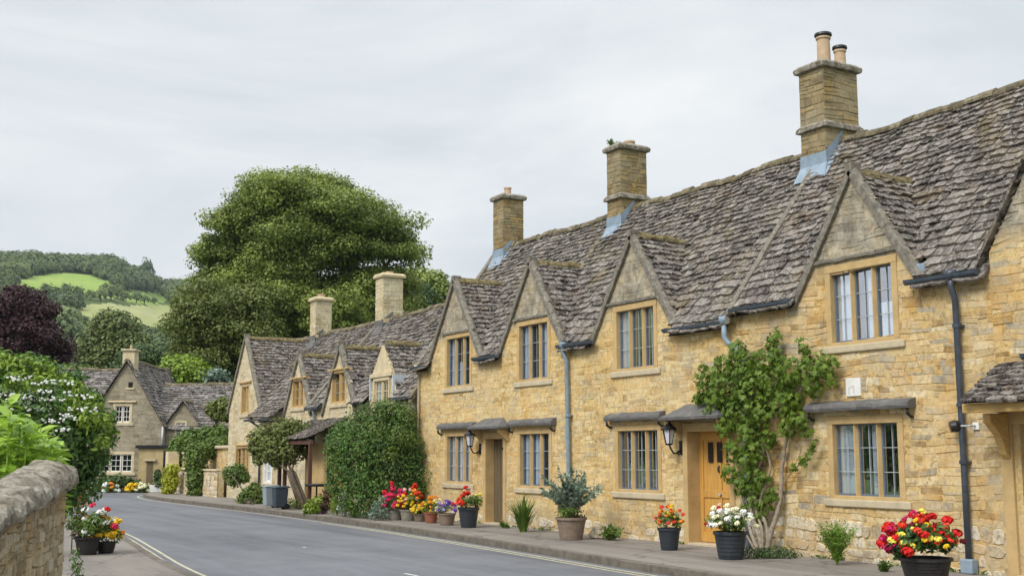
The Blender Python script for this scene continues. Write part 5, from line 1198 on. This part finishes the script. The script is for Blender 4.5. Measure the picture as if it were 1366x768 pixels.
for k in range(10):
    u0=1005+random.uniform(-12,20); stem([(u0,735,.3),(u0+random.uniform(-12,12),705,.25),(u0+random.uniform(-16,14),680,.18),(u0+random.uniform(-20,20),650,.12)],.012,.006)
build('stems',mb,M['vinebark'],vine,smooth=True)
VB=[(1000,490,20),(970,490,18),(985,470,14),(1025,480,18),(950,510,16),(975,520,22),(1005,520,24),(1035,510,22),(1055,495,20),(1080,495,16),(1100,492,14),(1110,505,9),(1085,515,14),(1030,460,9),(1033,448,8),(1037,472,9),(1075,465,7),(1077,478,8),(1070,455,5),(940,525,12),(932,532,8),(955,540,16),(985,550,20),(1015,550,20),(1045,540,18),(1065,560,14),(1075,575,8),(1050,570,12),(970,570,14),(1000,575,18),(1025,585,12),(980,600,14),(1000,615,16),(975,630,12),(990,648,12),(1012,640,14),(1008,668,10),(995,680,8),(1030,660,11),(1022,675,9),(1000,650,9),(1060,535,14),(935,505,8),(938,490,6),(1112,480,7),(1095,478,8),(1070,612,6),(1078,604,5),(1085,595,5),(1058,622,6),(1086,588,4),(1015,690,7),(1008,600,14)]
bl=[]
for u,v,r in VB:
    p=fac(u,v,.20); d=p.x*SY+p.y*CY; k=r*d/FPX*1.05; bl.append(((p.x-k*.15,p.y,p.z),(min(.34,k*.85),k,k)))
P,N=blob_pts(bl,95,(.45,1.05),.2); N[:,0]-=.55; P[:,0]=np.minimum(P[:,0],XF-.03); leaves('foliage',P,N,.10,L['vine'],vine,'palm',jit=.55,droop=.7)
# big evergreen bush
bb=gnd(505,692)+Vector((.35,0,0))
c0=[(470,590,30,0),(495,575,34,.3),(530,575,32,.3),(548,600,26,.2),(470,625,32,0),(505,620,38,-.1),(540,635,34,0),(475,660,26,-.1),(510,665,34,-.2),(545,665,26,0),(455,605,18,0),(560,620,14,.2),(520,555,20,.3),(500,552,14,.3),(452,630,14,0),(445,590,12,.1),(540,560,16,.3),(490,640,26,-.2),(556,645,16,.1),(500,600,30,-.3),(438,600,7,.1),(443,650,9,0),(566,600,8,.2),(510,543,10,.3),(532,548,9,.3),(485,552,9,.3),(565,640,8,.2),(480,568,14,.1),(455,575,12,.1)]
shrub('evergreen_bush','large dense dark evergreen bush left of the magenta geraniums','bush',bb,pxblobs(c0,31.4),'bush',.085,150,'leaf',10,droop=.2,shell=(.5,1.18))
r_=bpy.data.objects['evergreen_bush']; P,N=blob_pts(pxblobs([(470,572,16,.1),(490,556,14,.2),(515,548,14,.2),(540,552,14,.2),(455,590,12,0),(500,575,14,-.4),(530,580,12,-.3),(480,600,10,-.5),(446,612,9,-.1),(520,605,9,-.6),(550,585,10,-.2)],31.2),150,(.5,1.25)); leaves('lighter_foliage',P,N,.08,L['hedge'],r_,'leaf')  # lighter leaves on top: highlights put into the foliage colour
# pale-leaved plants at its foot and along the pale cottages
shrub('variegated_shrub','small pale grey-green shrub at the foot of the big evergreen bush','shrub',gnd(505,694),pxblobs([(503,678,10,-.9),(512,684,9,-1),(497,688,8,-1),(512,668,8,-.9)],31),'sage',.06,220,'leaf',4,sr=.01)
shrub('light_green_shrub','tall light green leafy shrub just right of the dark purple-black shrub','shrub',gnd(447,686),pxblobs([(447,668,8,0),(449,657,8,0),(447,677,9,0)],32.4),'lime',.06,240,'leaf',4,sr=.01)
shrub('light_green_shrub','bright yellow-green shrub beside the white flowers left of the big evergreen bush','shrub',gnd(470,689),pxblobs([(468,678,9,-.3),(474,683,8,-.3),(466,670,6,-.3)],31.8),'lime',.06,240,'leaf',4,sr=.01)
o=shrub('white_flower_shrub','small shrub with white flowers between the two light green shrubs','shrub',gnd(457,687),pxblobs([(457,677,8,0),(460,668,7,0)],32.1),'sage',.05,260,'leaf',4,sr=.01)
for i in range(22): q=at(random.uniform(450,466),random.uniform(655,680),31.9); bloom(o,'white',q-wloc(o),.05)
shrub('hosta','broad-leaved light green plant at the kerb side of the garden bed under the porch','plant',gnd(420,684),pxblobs([(414,675,9,0),(424,670,10,0),(412,682,6,0),(420,680,9,0)],33.2),'lime',.12,110,'leaf',3,sr=.01,droop=.4)
shrub('dark_leaved_shrub','dark purple-black shrub in front of the porch wall','shrub',gnd(434,684),pxblobs([(434,672,9,.2),(436,660,8,.2),(430,680,7,.2)],33),'purple',.07,240,'leaf',4,sr=.01)
shrub('low_green_shrub','small rounded green shrub at the foot of the flat-topped tree','shrub',gnd(393,680),pxblobs([(388,672,8,0),(396,672,8,0)],36.2),'hedge',.06,260,'leaf',3,sr=.01)
shrub('grassy_shrub','wide arching yellow-green shrub left of the grey bins','shrub',gnd(335,673),pxblobs([(330,662,12,0),(342,660,14,0),(322,668,8,0),(350,666,10,0),(338,650,7,0)],40.5),'hedge',.12,150,'leaf',4,sr=.01,droop=-.6)
def small_tree(label,base,blobs,leaf,ls,dens,r0=.07,cat='tree',name='small_tree',fork=.45,shape='card',stems=1):
    root=empty(name,base,label,cat); P,N=blob_pts(blobs,dens,(.5,1.05)); leaves('crown',P,N,ls,L[leaf],root,shape)
    mb=MB(); c=Vector(np.mean([b[0] for b in blobs],axis=0)); f=Vector(base).lerp(c,fork)
    for i in range(stems):
        o=Vector((random.uniform(-.12,.12),random.uniform(-.15,.15),0))*(stems>1); limbs(mb,Vector(base)+o,f+o,blobs[i::stems],r0,.2,1,4)
    build('trunk',mb,M['bark'],root,smooth=True); return root
small_tree('flat-topped small tree with many stems between the grey bins and the porch',gnd(392,679)+Vector((.3,0,0)),pxblobs([(350,585,18,0),(375,578,20,.2),(400,580,18,.2),(360,600,18,-.2),(385,602,18,-.2),(408,598,12,0),(340,598,10,0),(385,570,14,.3),(345,612,8,0),(368,614,10,-.2),(410,575,10,.2)],37.3),'olive',.10,150,.07,stems=4,fork=.55)
small_tree('small round-headed tree by the pale wall left of the grassy shrub',gnd(333,672),pxblobs([(306,630,9,0),(318,628,11,0),(312,640,9,0),(325,636,8,0)],43.0),'mid',.09,200,.05)
shrub('hedge','broad dark green hedge behind the garden wall, right of the far house','hedge',tuple(at(270,640,53).to_2d().to_3d()),pxblobs([(240,595,16,1),(255,588,18,1),(275,583,16,1),(292,580,14,1),(245,610,14,1),(268,602,20,1),(290,600,18,1),(232,605,9,1),(235,615,9,1),(300,590,14,1)],52.5),'mid',.13,120,'card',0)
shrub('hedge','clipped light green hedge column spilling over the garden wall down to the pavement','hedge',tuple(gnd(262,668)),pxblobs([(262,608,16,0),(260,618,15,0),(264,630,15,0),(262,642,14,0),(263,654,13,0),(264,664,10,0),(258,600,12,.1),(272,602,14,.2),(285,596,14,.4),(297,594,12,.5),(255,603,9,0),(290,603,10,.4),(303,600,10,.5)],48.4),'hedge',.11,150,'card',0)
shrub('yellow_shrub','bright yellow-green shrub at the street corner in front of the garden wall','shrub',tuple(gnd(226,661,.0)),pxblobs([(227,628,9,0),(223,640,9,0),(231,640,9,0),(227,650,9,0),(233,626,7,0),(222,652,7,0)],50.6),'yellow',.10,180,'card',3)
small_tree('spreading flat-branched small tree between the far house and the pale gable',at(300,600,54).to_2d().to_3d(),pxblobs([(285,545,11,0),(298,540,12,0),(290,552,9,0),(302,553,10,0),(308,545,10,0)],54),'olive',.14,90,.1)
# bins
def wheelie(label,u,v,mat,w=.36,dp=.42,h=.70,sh=0):
    p=gnd(u,v); root=empty('wheeled_bin',p,label,'bin','wheeled bins')
    mb=MB(); a,b=w/2,dp/2; k=.84; mb.hexa([(-b*k,-a*k,.06),(b*k,-a*k,.06),(b*k,a*k,.06),(-b*k,a*k,.06),(-b,-a,h*.9),(b,-a,h*.9),(b,a,h*.9),(-b,a,h*.9)]); build('body',mb,M[mat],root,world=False,bev=.03)
    mb=MB(); mb.hexa([(-b-.03,-a-.02,h*.905),(b+.02,-a-.02,h*.905),(b+.02,a+.02,h*.905),(-b-.03,a+.02,h*.905),(-b,-a,h*.96),(b+.02,-a,h),(b+.02,a,h),(-b,a,h*.96)]); build('lid',mb,M[mat],root,world=False,bev=.02)
    for s in (-1,1): mb=MB(); mb.tube([(b*.8,s*a*.86-.02,.09),(b*.8,s*a*.86+.02,.09)],.09,14); build('wheel',mb,M['black'],root,world=False)
    mb=MB(); mb.tube([(b+.06,-a*.8,h*.93),(b+.06,a*.8,h*.93)],.015,8); build('handle',mb,M[mat],root,world=False); return root
wheelie('pale grey wheeled bin, left of the dark one by the white window',360,677,'bin_light'); wheelie('dark blue-grey wheeled bin, right of the pale one beside the flat-topped tree',373,679,'bin_dark')
# round black table
tb=gnd(413,681)+Vector((.2,0,0)); t=empty('garden_table',tb,'round black garden table in front of the porch posts','table')
mb=MB(); mb.lathe([(.01,.70),(.32,.70),(.34,.72),(.34,.76),(.32,.78),(.01,.78)],(0,0,0),28); build('tabletop',mb,M['black'],t,world=False); mb=MB(); mb.lathe([(.2,0),(.2,.02),(.03,.05),(.025,.7)],(0,0,0),14); build('pedestal',mb,M['black'],t,world=False)
# lanterns
def lantern(label,s,z,sc=1.0):
    w=FACADE.P(s,z,0); root=empty('wall_lantern',w,label,'wall lantern','black wall lanterns')
    P_=lambda d,u,v:(-d*sc,u*sc,v*sc)
    mb=MB(); mb.hexa([P_(0,-.04,-.12),P_(.02,-.04,-.12),P_(.02,.04,-.12),P_(0,.04,-.12),P_(0,-.04,.10),P_(.02,-.04,.10),P_(.02,.04,.10),P_(0,.04,.10)]); build('wall_plate',mb,M['black'],root,world=False,bev=.006)
    mb=MB(); mb.tube([P_(.02,0,-.04),P_(.08,0,-.10),P_(.16,0,-.10),P_(.22,0,-.02),P_(.24,0,.03)],.014*sc,8); mb.tube([P_(.02,0,-.09),P_(.06,0,-.13),P_(.10,0,-.09),P_(.07,0,-.06)],.010*sc,8); build('arm',mb,M['black'],root,world=False,smooth=True)
    cx=.25
    mb=MB(); mb.lathe([(.055*sc,.05*sc),(.10*sc,.27*sc)],(-cx*sc,0,0),6); build('glass_body',mb,M['frosted'],root,world=False)
    mb=MB(); mb.lathe([(.01,.02*sc),(.06*sc,.03*sc),(.065*sc,.055*sc),(.05*sc,.056*sc)],(-cx*sc,0,0),6); 
    for k in range(6):
        a=k*PI/3; mb.tube([(-cx*sc+.056*sc*math.cos(a),.056*sc*math.sin(a),.05*sc),(-cx*sc+.103*sc*math.cos(a),.103*sc*math.sin(a),.27*sc)],.007*sc,5)
    build('cage',mb,M['black'],root,world=False)
    mb=MB(); mb.lathe([(.125*sc,.265*sc),(.13*sc,.285*sc),(.07*sc,.34*sc),(.035*sc,.37*sc),(.03*sc,.40*sc),(.01,.405*sc)],(-cx*sc,0,0),12); mb.tube([(-cx*sc,0,.40*sc),(-cx*sc,0,.46*sc)],[.018*sc,.004],8); build('cap',mb,M['black'],root,world=False)
q=fac(909,590); lantern('black lantern with frosted glass on a curled bracket, left of the ochre wooden door',q.y,q.z-.08,1.15)
q=fac(641,592); lantern('black lantern with frosted glass on a curled bracket, left of the brown plank door',q.y,q.z-.10,1.15)
q=fac(672,597); b=MB(); b.tube([(XF,q.y,q.z),(XF-.05,q.y,q.z-.02)],.03,8); build_o=build('door_bell',b,M['black']); tag(build_o,'small black bell push on the wall right of the brown plank door','bell')
# security lamp and its arm
q=fac(1275,568,.14); root=empty('security_camera',FACADE.P(q.y-.22,q.z,0),'round black security camera on a short arm beside the dark drainpipe','security camera')
mb=MB(); m_=24; mb.tube([q+Vector((-.06,.05,-.015)),q+Vector((.0,.0,0)),q+Vector((.05,-.05,.01))],[.075,.085,.06],18); build('head',mb,M['black'],root,smooth=False,bev=.01)
mb=MB(); mb.tube([q+Vector((.0,-.04,.0)),FACADE.P(q.y-.22,q.z+.0,.12),FACADE.P(q.y-.24,q.z+.0,0)],.014,8); build('arm',mb,M['leading'],root); mb=MB(); F.box(mb,q.y-.29,q.y-.19,q.z-.05,q.z+.05,.0,.03); build('wall_plate',mb,M['white'],root)
# plaque
q=fac(1140,516); pl=empty('wall_plaque',FACADE.P(q.y,q.z,0),'small square white plaque with a faint grey mark on the honey stone wall','plaque')
mb=MB(); F.box(mb,q.y-.15,q.y+.15,q.z-.14,q.z+.14,.0,.035); build('panel',mb,M['white'],pl,bev=.004)
mb=MB(); 
for a_,b_,c_,d_ in ((.07,.10,-.10,.0),(-.03,.0,-.10,.02),(.0,.07,-.01,.02)): F.box(mb,q.y+a_,q.y+b_,q.z+c_,q.z+d_,.0352,.037)
build('faint_mark',mb,M['faint'],pl)
# small weed on the middle chimney
feathery('chimney_weed','tiny green weed growing on top of the middle chimney',Vector((15.8,22.6,8.98)),.18,10,.9,'mid',ls=.04)
# ------------------------------------------------------------------ left foreground planting
lb=vw(-3.9,9.2); root=empty('laurel_bush',lb,'bright green large-leaved laurel rising behind the rough wall end at the left edge','bush')
P=[];T=[];mb=MB()
for i in range(120):
    u=random.uniform(-60,74); top=548+max(0,(u-30))*.9-8*math.sin(u*.09); v=random.uniform(top,655); d=8.6+random.uniform(0,1.5)
    tip=at(u,v,d)+Vector((0,0,random.uniform(-.05,.05))); base=Vector((tip.x*.96+lb.x*.04,tip.y*.96+lb.y*.04,tip.z-random.uniform(.25,.5)));
    mb.tube([base,tip],[.008,.005],5,cap=False); ax=(tip-base).normalized()
    for k in range(11):
        a=k*2.4; e=Vector((math.cos(a),math.sin(a),0)); q=random.uniform(.45,1); P.append(base.lerp(tip,q)); T.append(tuple(e*1.0+ax*(.4+1.3*(q**3))))
build('stems',mb,L['laurel'],root); leaves('foliage',P,[(-t[0]*.3,-t[1]*.3-.2,1.0) for t in T],.155,L['laurel'],root,'leaf',jit=.3,tdir=T,droop=.05)
fb_=vw(-5.6,14.0); c1=[]
for u,v,r,dd in [(-30,520,45,0),(10,505,32,.2),(45,500,28,.3),(75,510,26,.3),(20,540,40,-.2),(60,545,38,-.3),(95,530,28,.2),(110,555,30,0),(135,560,20,.2),(125,590,26,0),(80,585,38,-.3),(40,590,42,-.4),(100,620,30,-.1),(128,618,20,.1),(70,630,40,-.2),(105,650,26,0),(80,668,22,0),(108,635,18,0),(120,535,18,.4),(0,480,16,.5),(35,485,14,.5),(100,505,14,.4),(143,580,13,.1),(-20,580,45,0),(60,487,10,.4)]: c1.append((u,v,r,dd))
root=shrub('flowering_bush','big leafy bush with flat white flower clusters, behind the laurel and the rough wall','bush',fb_,pxblobs(c1,14.0),'bush',.075,250,'leaf',8,droop=.2,shell=(.5,1.08))
# fresh lighter growth on its crown
P,N=blob_pts(pxblobs([(5,488,18,.0),(30,490,18,0),(60,497,18,0),(85,512,16,0),(105,520,12,0),(-20,495,22,0),(125,540,13,-.1),(140,562,11,-.2),(118,560,14,-.5),(135,590,10,-.3),(20,512,16,-.4),(50,515,14,-.4),(150,575,7,0),(95,540,12,-.4)],14.0),230,(.5,1.1)); leaves('lighter_foliage',P,N,.07,L['lime'],root,'leaf')
for (u,v) in [(5,520),(12,535),(22,528),(35,532),(48,522),(28,540),(60,525),(18,508),(55,545),(70,512),(88,508),(95,528),(75,535),(40,548),(62,560),(72,562),(85,556),(92,560),(50,512),(8,545),(100,545),(65,575),(25,505),(112,530),(118,548),(0,530),(80,572),(58,530)]:
    c=at(u+random.uniform(-3,3),v+random.uniform(-3,3),13.55+random.uniform(-.1,.1)); n=7
    for k in range(8): bloom(root,'white',c-wloc(root)+Vector((random.uniform(-.085,.085),random.uniform(-.06,.06)-.12,random.uniform(-.02,.025))),.024)
o=shrub('rust_leaved_plant','tall rusty orange-leaved plant between the flowering bush and the pavement pots','plant',tuple(gnd(104,738)),pxblobs([(106,668,9,0),(108,682,9,0),(104,696,9,0),(110,660,6,0),(104,712,9,0),(111,690,5,0)],20),'rust',.06,330,'leaf',4,sr=.012)
for i in range(16): q=at(random.uniform(100,116),random.uniform(655,690),19.8); bloom(o,'orange',q-wloc(o),.04)
shrub('ivy_patch','dark trailing ivy at the foot of the rough wall end','plant',tuple(gnd(100,768,.12)),pxblobs([(100,750,8,0),(103,762,8,0),(100,738,6,0)],15.5),'bush',.05,260,'leaf',2,sr=.008)
# flowers and bits in front of the far house
FHG='planting in front of the far house'
def fpos(u,d=56.6): p=at(u,655,d); p.z=0.0; return p
for (u,cols,lab,sc) in ((120,[('white',10,.14),('blush',6,.12)],'small mound of pale flowers by the far house, nearest the flowering bush',.30),(145,[('white',10,.15),('orange',5,.13),('maroon',4,.12)],'mound of white and orange flowers under the far house window',.42),(178,[('yellow',18,.15)],'mound of bright yellow flowers against the far house porch wall',.36),(192,[('cream',16,.15)],'cream flowers in a low mound left of the white trough',.38)):
    planter(lab,u,655,.2,.12,'pot_grey',(sc,.3,.42),cols,'mid',cat='flowers',group=FHG,ls=.12,dens=60,pos=fpos(u),pot=False)
shrub('low_shrub','low dark green shrubs along the far house wall beneath its window','shrub',tuple(fpos(155,57.2)),pxblobs([(130,645,8,0),(145,642,9,0),(160,641,9,0),(172,644,7,0),(120,648,6,0),(183,646,6,0)],57.0),'dark',.14,90,'card',0)
tr=fpos(216,56.4); tz=empty('trough',tr,'long white trough with a leafy plant in front of the far house doorway','planter')
mb=MB(); mb.hexa([(-.5,-.16,0),(.5,-.16,0),(.5,.16,0),(-.5,.16,0),(-.56,-.2,.36),(.56,-.2,.36),(.56,.2,.36),(-.56,.2,.36)]); bo=build('box',mb,M['white'],tz,world=False,bev=.02); bo.rotation_euler[2]=-YAW
P,N=blob_pts([((0,0,.5),(.4,.25,.35)),((-.2,.05,.8),(.2,.2,.3))],120); leaves('foliage',P,N,.12,L['dark'],tz,world=False)
# ------------------------------------------------------------------ trees
def gap_ok(b,gaps):
    u,v=proj(b[0])
    return all(((u-g[0])/g[2])**2+((v-g[1])/g[3])**2>1 or random.random()>g[4] for g in gaps)
def tree(name,label,base,ells,nb,br,leaf,ls,dens,r0,fork,group=None,flat=.7,shape='card',minz=None,shell=.6,extra=(),every=1,ltrunk=True,gaps=(),flim=0,vary=(.65,1.25),leafshell=(.35,1.12),cluster=None,subgaps=()):
    root=empty(name,base,label,'tree',group); bl=[b for b in crown_blobs(ells,nb,br,shell,flat,minz,vary)+list(extra) if gap_ok(b,gaps)]
    if cluster:
        n_,k_=cluster; sub=[]
        for c,r in bl:
            for i in range(n_):
                d=Vector(RNG.normal(0,1,3)).normalized(); d.z=abs(d.z)*1.0-.25; q=random.uniform(.45,1.0); b_=r[0]*k_*random.uniform(.7,1.3)
                sub.append(((c[0]+d.x*r[0]*q,c[1]+d.y*r[1]*q,c[2]+d.z*r[2]*q),(b_,b_,b_*.6)))
        src,bl=bl,[q for q in sub if gap_ok(q,subgaps)]
    P,N=blob_pts(bl,dens,leafshell,.5); leaves('crown',P,N,ls,L[leaf],root,shape,jit=.5)
    if ltrunk:
        mb=MB(); limbs(mb,base,fork,bl if not cluster else src+bl[::4],r0,.3,every,5); build('trunk',mb,M['bark'],root,smooth=True)
    return root,bl
def E(u,v,d,ru,rv,rd=None):
    k=d/FPX; p=at(u,v,d); return (tuple(p),(ru*k,(rd or ru)*k,rv*k))
D1=76; base=at(438,620,D1); base.z=0; fork=at(440,425,D1)
OG=[(438,362,30,12,.92),(488,352,22,9,.88),(400,350,14,7,.8),(300,350,16,7,.7),(350,338,14,6,.6),(520,372,12,7,.6),(275,362,12,7,.6)]
tree('oak_tree','huge spreading oak-like tree towering behind the pale cottages and their chimneys',base,[E(410,300,D1,100,56),E(340,310,D1,60,42),E(485,330,D1,58,66),E(405,270,D1,76,28),E(295,328,D1,24,34),E(525,340,D1,20,50),E(430,425,D1,105,42),E(295,385,D1,44,36),E(350,450,D1,80,42),E(520,395,D1,32,38),E(345,375,D1,50,36),E(460,385,D1,56,30),E(400,370,D1,60,34),E(280,350,D1,26,30)],230,1.8,'oak',.17,17,.75,fork,flat=.6,shell=.4,minz=5.0,vary=(.6,1.35),leafshell=(.3,1.25),cluster=(11,.40),subgaps=OG)
# lower skirts of the same wood: their own trees
b=at(285,560,70); b.z=0
tree('olive_green_tree','loose olive-green tree with drooping branches, lower left of the huge tree',b,[E(285,435,70,38,36),E(265,465,70,26,30),E(320,425,70,40,40),E(295,490,70,44,26),E(268,405,70,16,18)],62,1.45,'olive',.16,16,.4,at(285,470,70),flat=.65,shell=.3,vary=(.6,1.3),leafshell=(.3,1.25),cluster=(11,.42))
b=at(460,560,84); b.z=0
tree('dark_tree','dark green tree filling in behind the two pale chimneys, under the huge tree','' or b,[E(400,450,84,55,50),E(470,440,84,70,55),E(540,425,84,45,45)],200,1.3,'dark',.26,12,.4,at(460,470,84),shell=.4)
b=at(560,560,92); b.z=0
tree('green_tree','feathery green tree behind the honey terrace roof, right of the huge tree','' or b,[E(568,400,92,34,36),E(590,420,92,26,26),E(545,400,92,26,44)],120,1.0,'oak',.24,15,.3,at(565,430,92),shell=.4)
b=at(20,560,82); b.z=0
tree('copper_beech','dark purple-leaved tree at the left edge behind the flowering bush','' or b,[E(22,440,82,46,52),E(50,460,82,34,32),E(-15,440,82,40,55),E(20,475,82,60,32)],230,.95,'purple',.20,22,.4,at(20,470,82),shell=.4,flat=.75)
b=at(150,560,112); b.z=terr(-38,105)
tree('grey_green_tree','broad rounded grey-green tree behind the far house chimney','' or b,[E(150,447,110,20,24),E(142,475,110,28,24),E(166,470,110,24,24),E(124,488,110,18,16)],150,1.2,'conifer',.28,12,.4,at(150,480,110),shell=.4,flat=.75)
b=at(205,560,92); b.z=0
tree('dark_evergreen_tree','low dark evergreen tree between the far house chimney and the lime-green tree','' or b,[E(205,485,92,32,18),E(230,490,92,18,16),E(180,490,92,16,14)],60,1.0,'dark',.22,22,.2,at(205,500,92),shell=.3)
b=at(250,560,66); b.z=0
tree('lime_green_tree','bright lime-green bushy tree just above the roof of the grey house range','' or b,[E(248,502,66,26,18),E(225,512,66,14,12),E(268,510,66,14,12)],44,.75,'lime',.20,34,.15,at(250,520,66),shell=.3)
b=at(287,560,65); b.z=0
tree('silvery_shrub_tree','small silvery-green tree beside the lime-green one','' or b,[E(287,508,65,10,14)],12,.5,'sage',.18,36,.1,at(287,520,65),shell=.3)
b=at(110,560,72); b.z=0
tree('green_tree','mid green tree left of the far house between the purple tree and the roof','' or b,[E(85,520,72,30,25)],24,1.1,'mid',.26,22,.2,at(85,530,72),shell=.3)
# gardens on the near side of the road, left of the picture
for k,(la,dd_,hh_) in enumerate(((-13,20,4.5),(-17,27,5.5),(-23,33,6.5),(-11.5,14,3.5))):
    c=vw(la,dd_,hh_*.55); b0=vw(la,dd_,0); tree('garden_tree','round-headed garden tree beyond the left edge, behind the roadside wall',b0,[(tuple(c),(hh_*.5,hh_*.5,hh_*.45))],40,.9,'dark',.3,14,.15,c,shell=.4,group='trees in the gardens left of the road')
# far hillside woodland
def far_crown(seed,n=230):
    rg=np.random.default_rng(seed); d=rg.normal(0,1,(n,3)); d/=np.linalg.norm(d,axis=1)[:,None]; d[:,2]=np.abs(d[:,2])*1.05-.25*(rg.random(n)<.4)
    k=rg.uniform(.78,1.08,n)*(1+.18*np.sin(d[:,0]*5+seed)*np.cos(d[:,1]*4)); P=d*k[:,None]; N=d+rg.normal(0,.15,(n,3)); N/=np.linalg.norm(N,axis=1)[:,None]
    T=rg.normal(0,1,(n,3)); T-=N*(T*N).sum(1)[:,None]; T/=np.linalg.norm(T,axis=1)[:,None]; B=np.cross(N,T); s=rg.uniform(.11,.22,n)
    return (P[:,None,:]+s[:,None,None]*(np.array([(-1,0),(0,.9),(1,0),(0,-.9)])[None,:,0,None]*T[:,None,:]+np.array([(-1,0),(0,.9),(1,0),(0,-.9)])[None,:,1,None]*B[:,None,:]))
FCs=[far_crown(s) for s in range(5)]
vv=[]; rd=random.Random(12); cnt=0; tr_=0
while cnt<2900 and tr_<16000:
    tr_+=1; r=math.sqrt(rd.uniform(330**2,985**2)); ph=R(rd.uniform(-29,-9.5)); lat,d=r*math.sin(ph),r*math.cos(ph)
    z=terr(lat,d); p=vw(lat,d,z); u,v=proj(p)
    if any(inpoly(u,v+dv,Pp) for k_,Pp in FIELDS for dv in (-2,1)): continue
    w_=rd.uniform(3.2,6.2)*(.7+.3*r/900); top=proj(p+Vector((0,0,w_*1.3)))[1]
    pr_=w_*FPX/d*.8
    if any(inpoly(u+du,top+(v-top)*q,Pp) for k_,Pp in FIELDS[:4] for du in (-pr_,0,pr_) for q in (.05,.5)): continue
    V=FCs[rd.randrange(5)]; a=rd.uniform(0,6.28); Rm=np.array([[math.cos(a),-math.sin(a),0],[math.sin(a),math.cos(a),0],[0,0,1]]); V=(V@Rm.T)*np.array([w_,w_,w_*1.05])+np.array([p.x,p.y,z+w_*.45]); vv.append(V); cnt+=1
wo_=mesh_np('woodland',np.concatenate(vv),4,L['farwood'],faces=[(0,1,2,3)]); tag(wo_,kind='stuff')
def far_tree(u,v,w_,label,group,h=1.1,leaf='farwood'):
    # walk the sight line until it meets the hillside
    best=None
    for d in np.arange(300,1000,4):
        p=at(u,v,d); z=terr(-p.y*SY+p.x*CY,d)
        if p.z<=z: best=(d,p,z); break
    if best is None: d=930; p=at(u,v,d); z=terr(-p.y*SY+p.x*CY,d); best=(d,p,z)
    d,p,z=best; root=empty('hillside_tree',(p.x,p.y,z),label,'tree',group); V=FCs[random.randrange(5)]*np.array([w_,w_,w_*h])+np.array([p.x,p.y,z+w_*h*.7]); mesh_np('crown',V,4,L[leaf],root,faces=[(0,1,2,3)])
    mb=MB(); mb.tube([(p.x,p.y,z-.5),(p.x,p.y,z+w_*h*.8)],[w_*.09,w_*.05],6,cap=False); build('trunk',mb,M['bark'],root)
far_tree(195,372,6.0,'lone dark tree standing above the skyline of the hill','lone hilltop tree',1.7)
for i,(u,v,w_) in enumerate([(88,398,7),(104,399,6),(62,402,8),(78,404,7),(120,401,5),(134,402,6),(148,401,8),(157,399,7),(168,402,5),(182,404,6),(193,406,5),(205,406,4),(140,394,6),(156,392,5)]): far_tree(u,v,w_*.55,'dark round-headed tree in the hedge line below the bright green hill field','hedge line trees on the hill')
for i,(u,v,w_) in enumerate([(75,452,9),(92,455,9),(65,460,8),(84,466,8),(100,462,6)]): far_tree(u,v,w_*.7,'round tree in the clump below the yellow-green meadow, above the purple tree','tree clump below the meadow')
# ------------------------------------------------------------------ air
def haze(dens,colr=(.72,.80,.90)):
    m=bpy.data.materials.new('thin_air_haze'); m.use_nodes=True; n_=m.node_tree; n_.nodes.clear(); o=n_.nodes.new('ShaderNodeOutputMaterial'); pv=n_.nodes.new('ShaderNodeVolumePrincipled'); pv.inputs['Color'].default_value=(*colr,1); pv.inputs['Density'].default_value=dens; pv.inputs['Anisotropy'].default_value=.2; n_.links.new(pv.outputs[0],o.inputs['Volume'])
    mb=MB(); mb.box(-4100,4100,-4100,4100,-8,260); h=build('haze',mb,m); tag(h,kind='stuff'); return h
HAZE=0.00012
if HAZE: haze(HAZE)
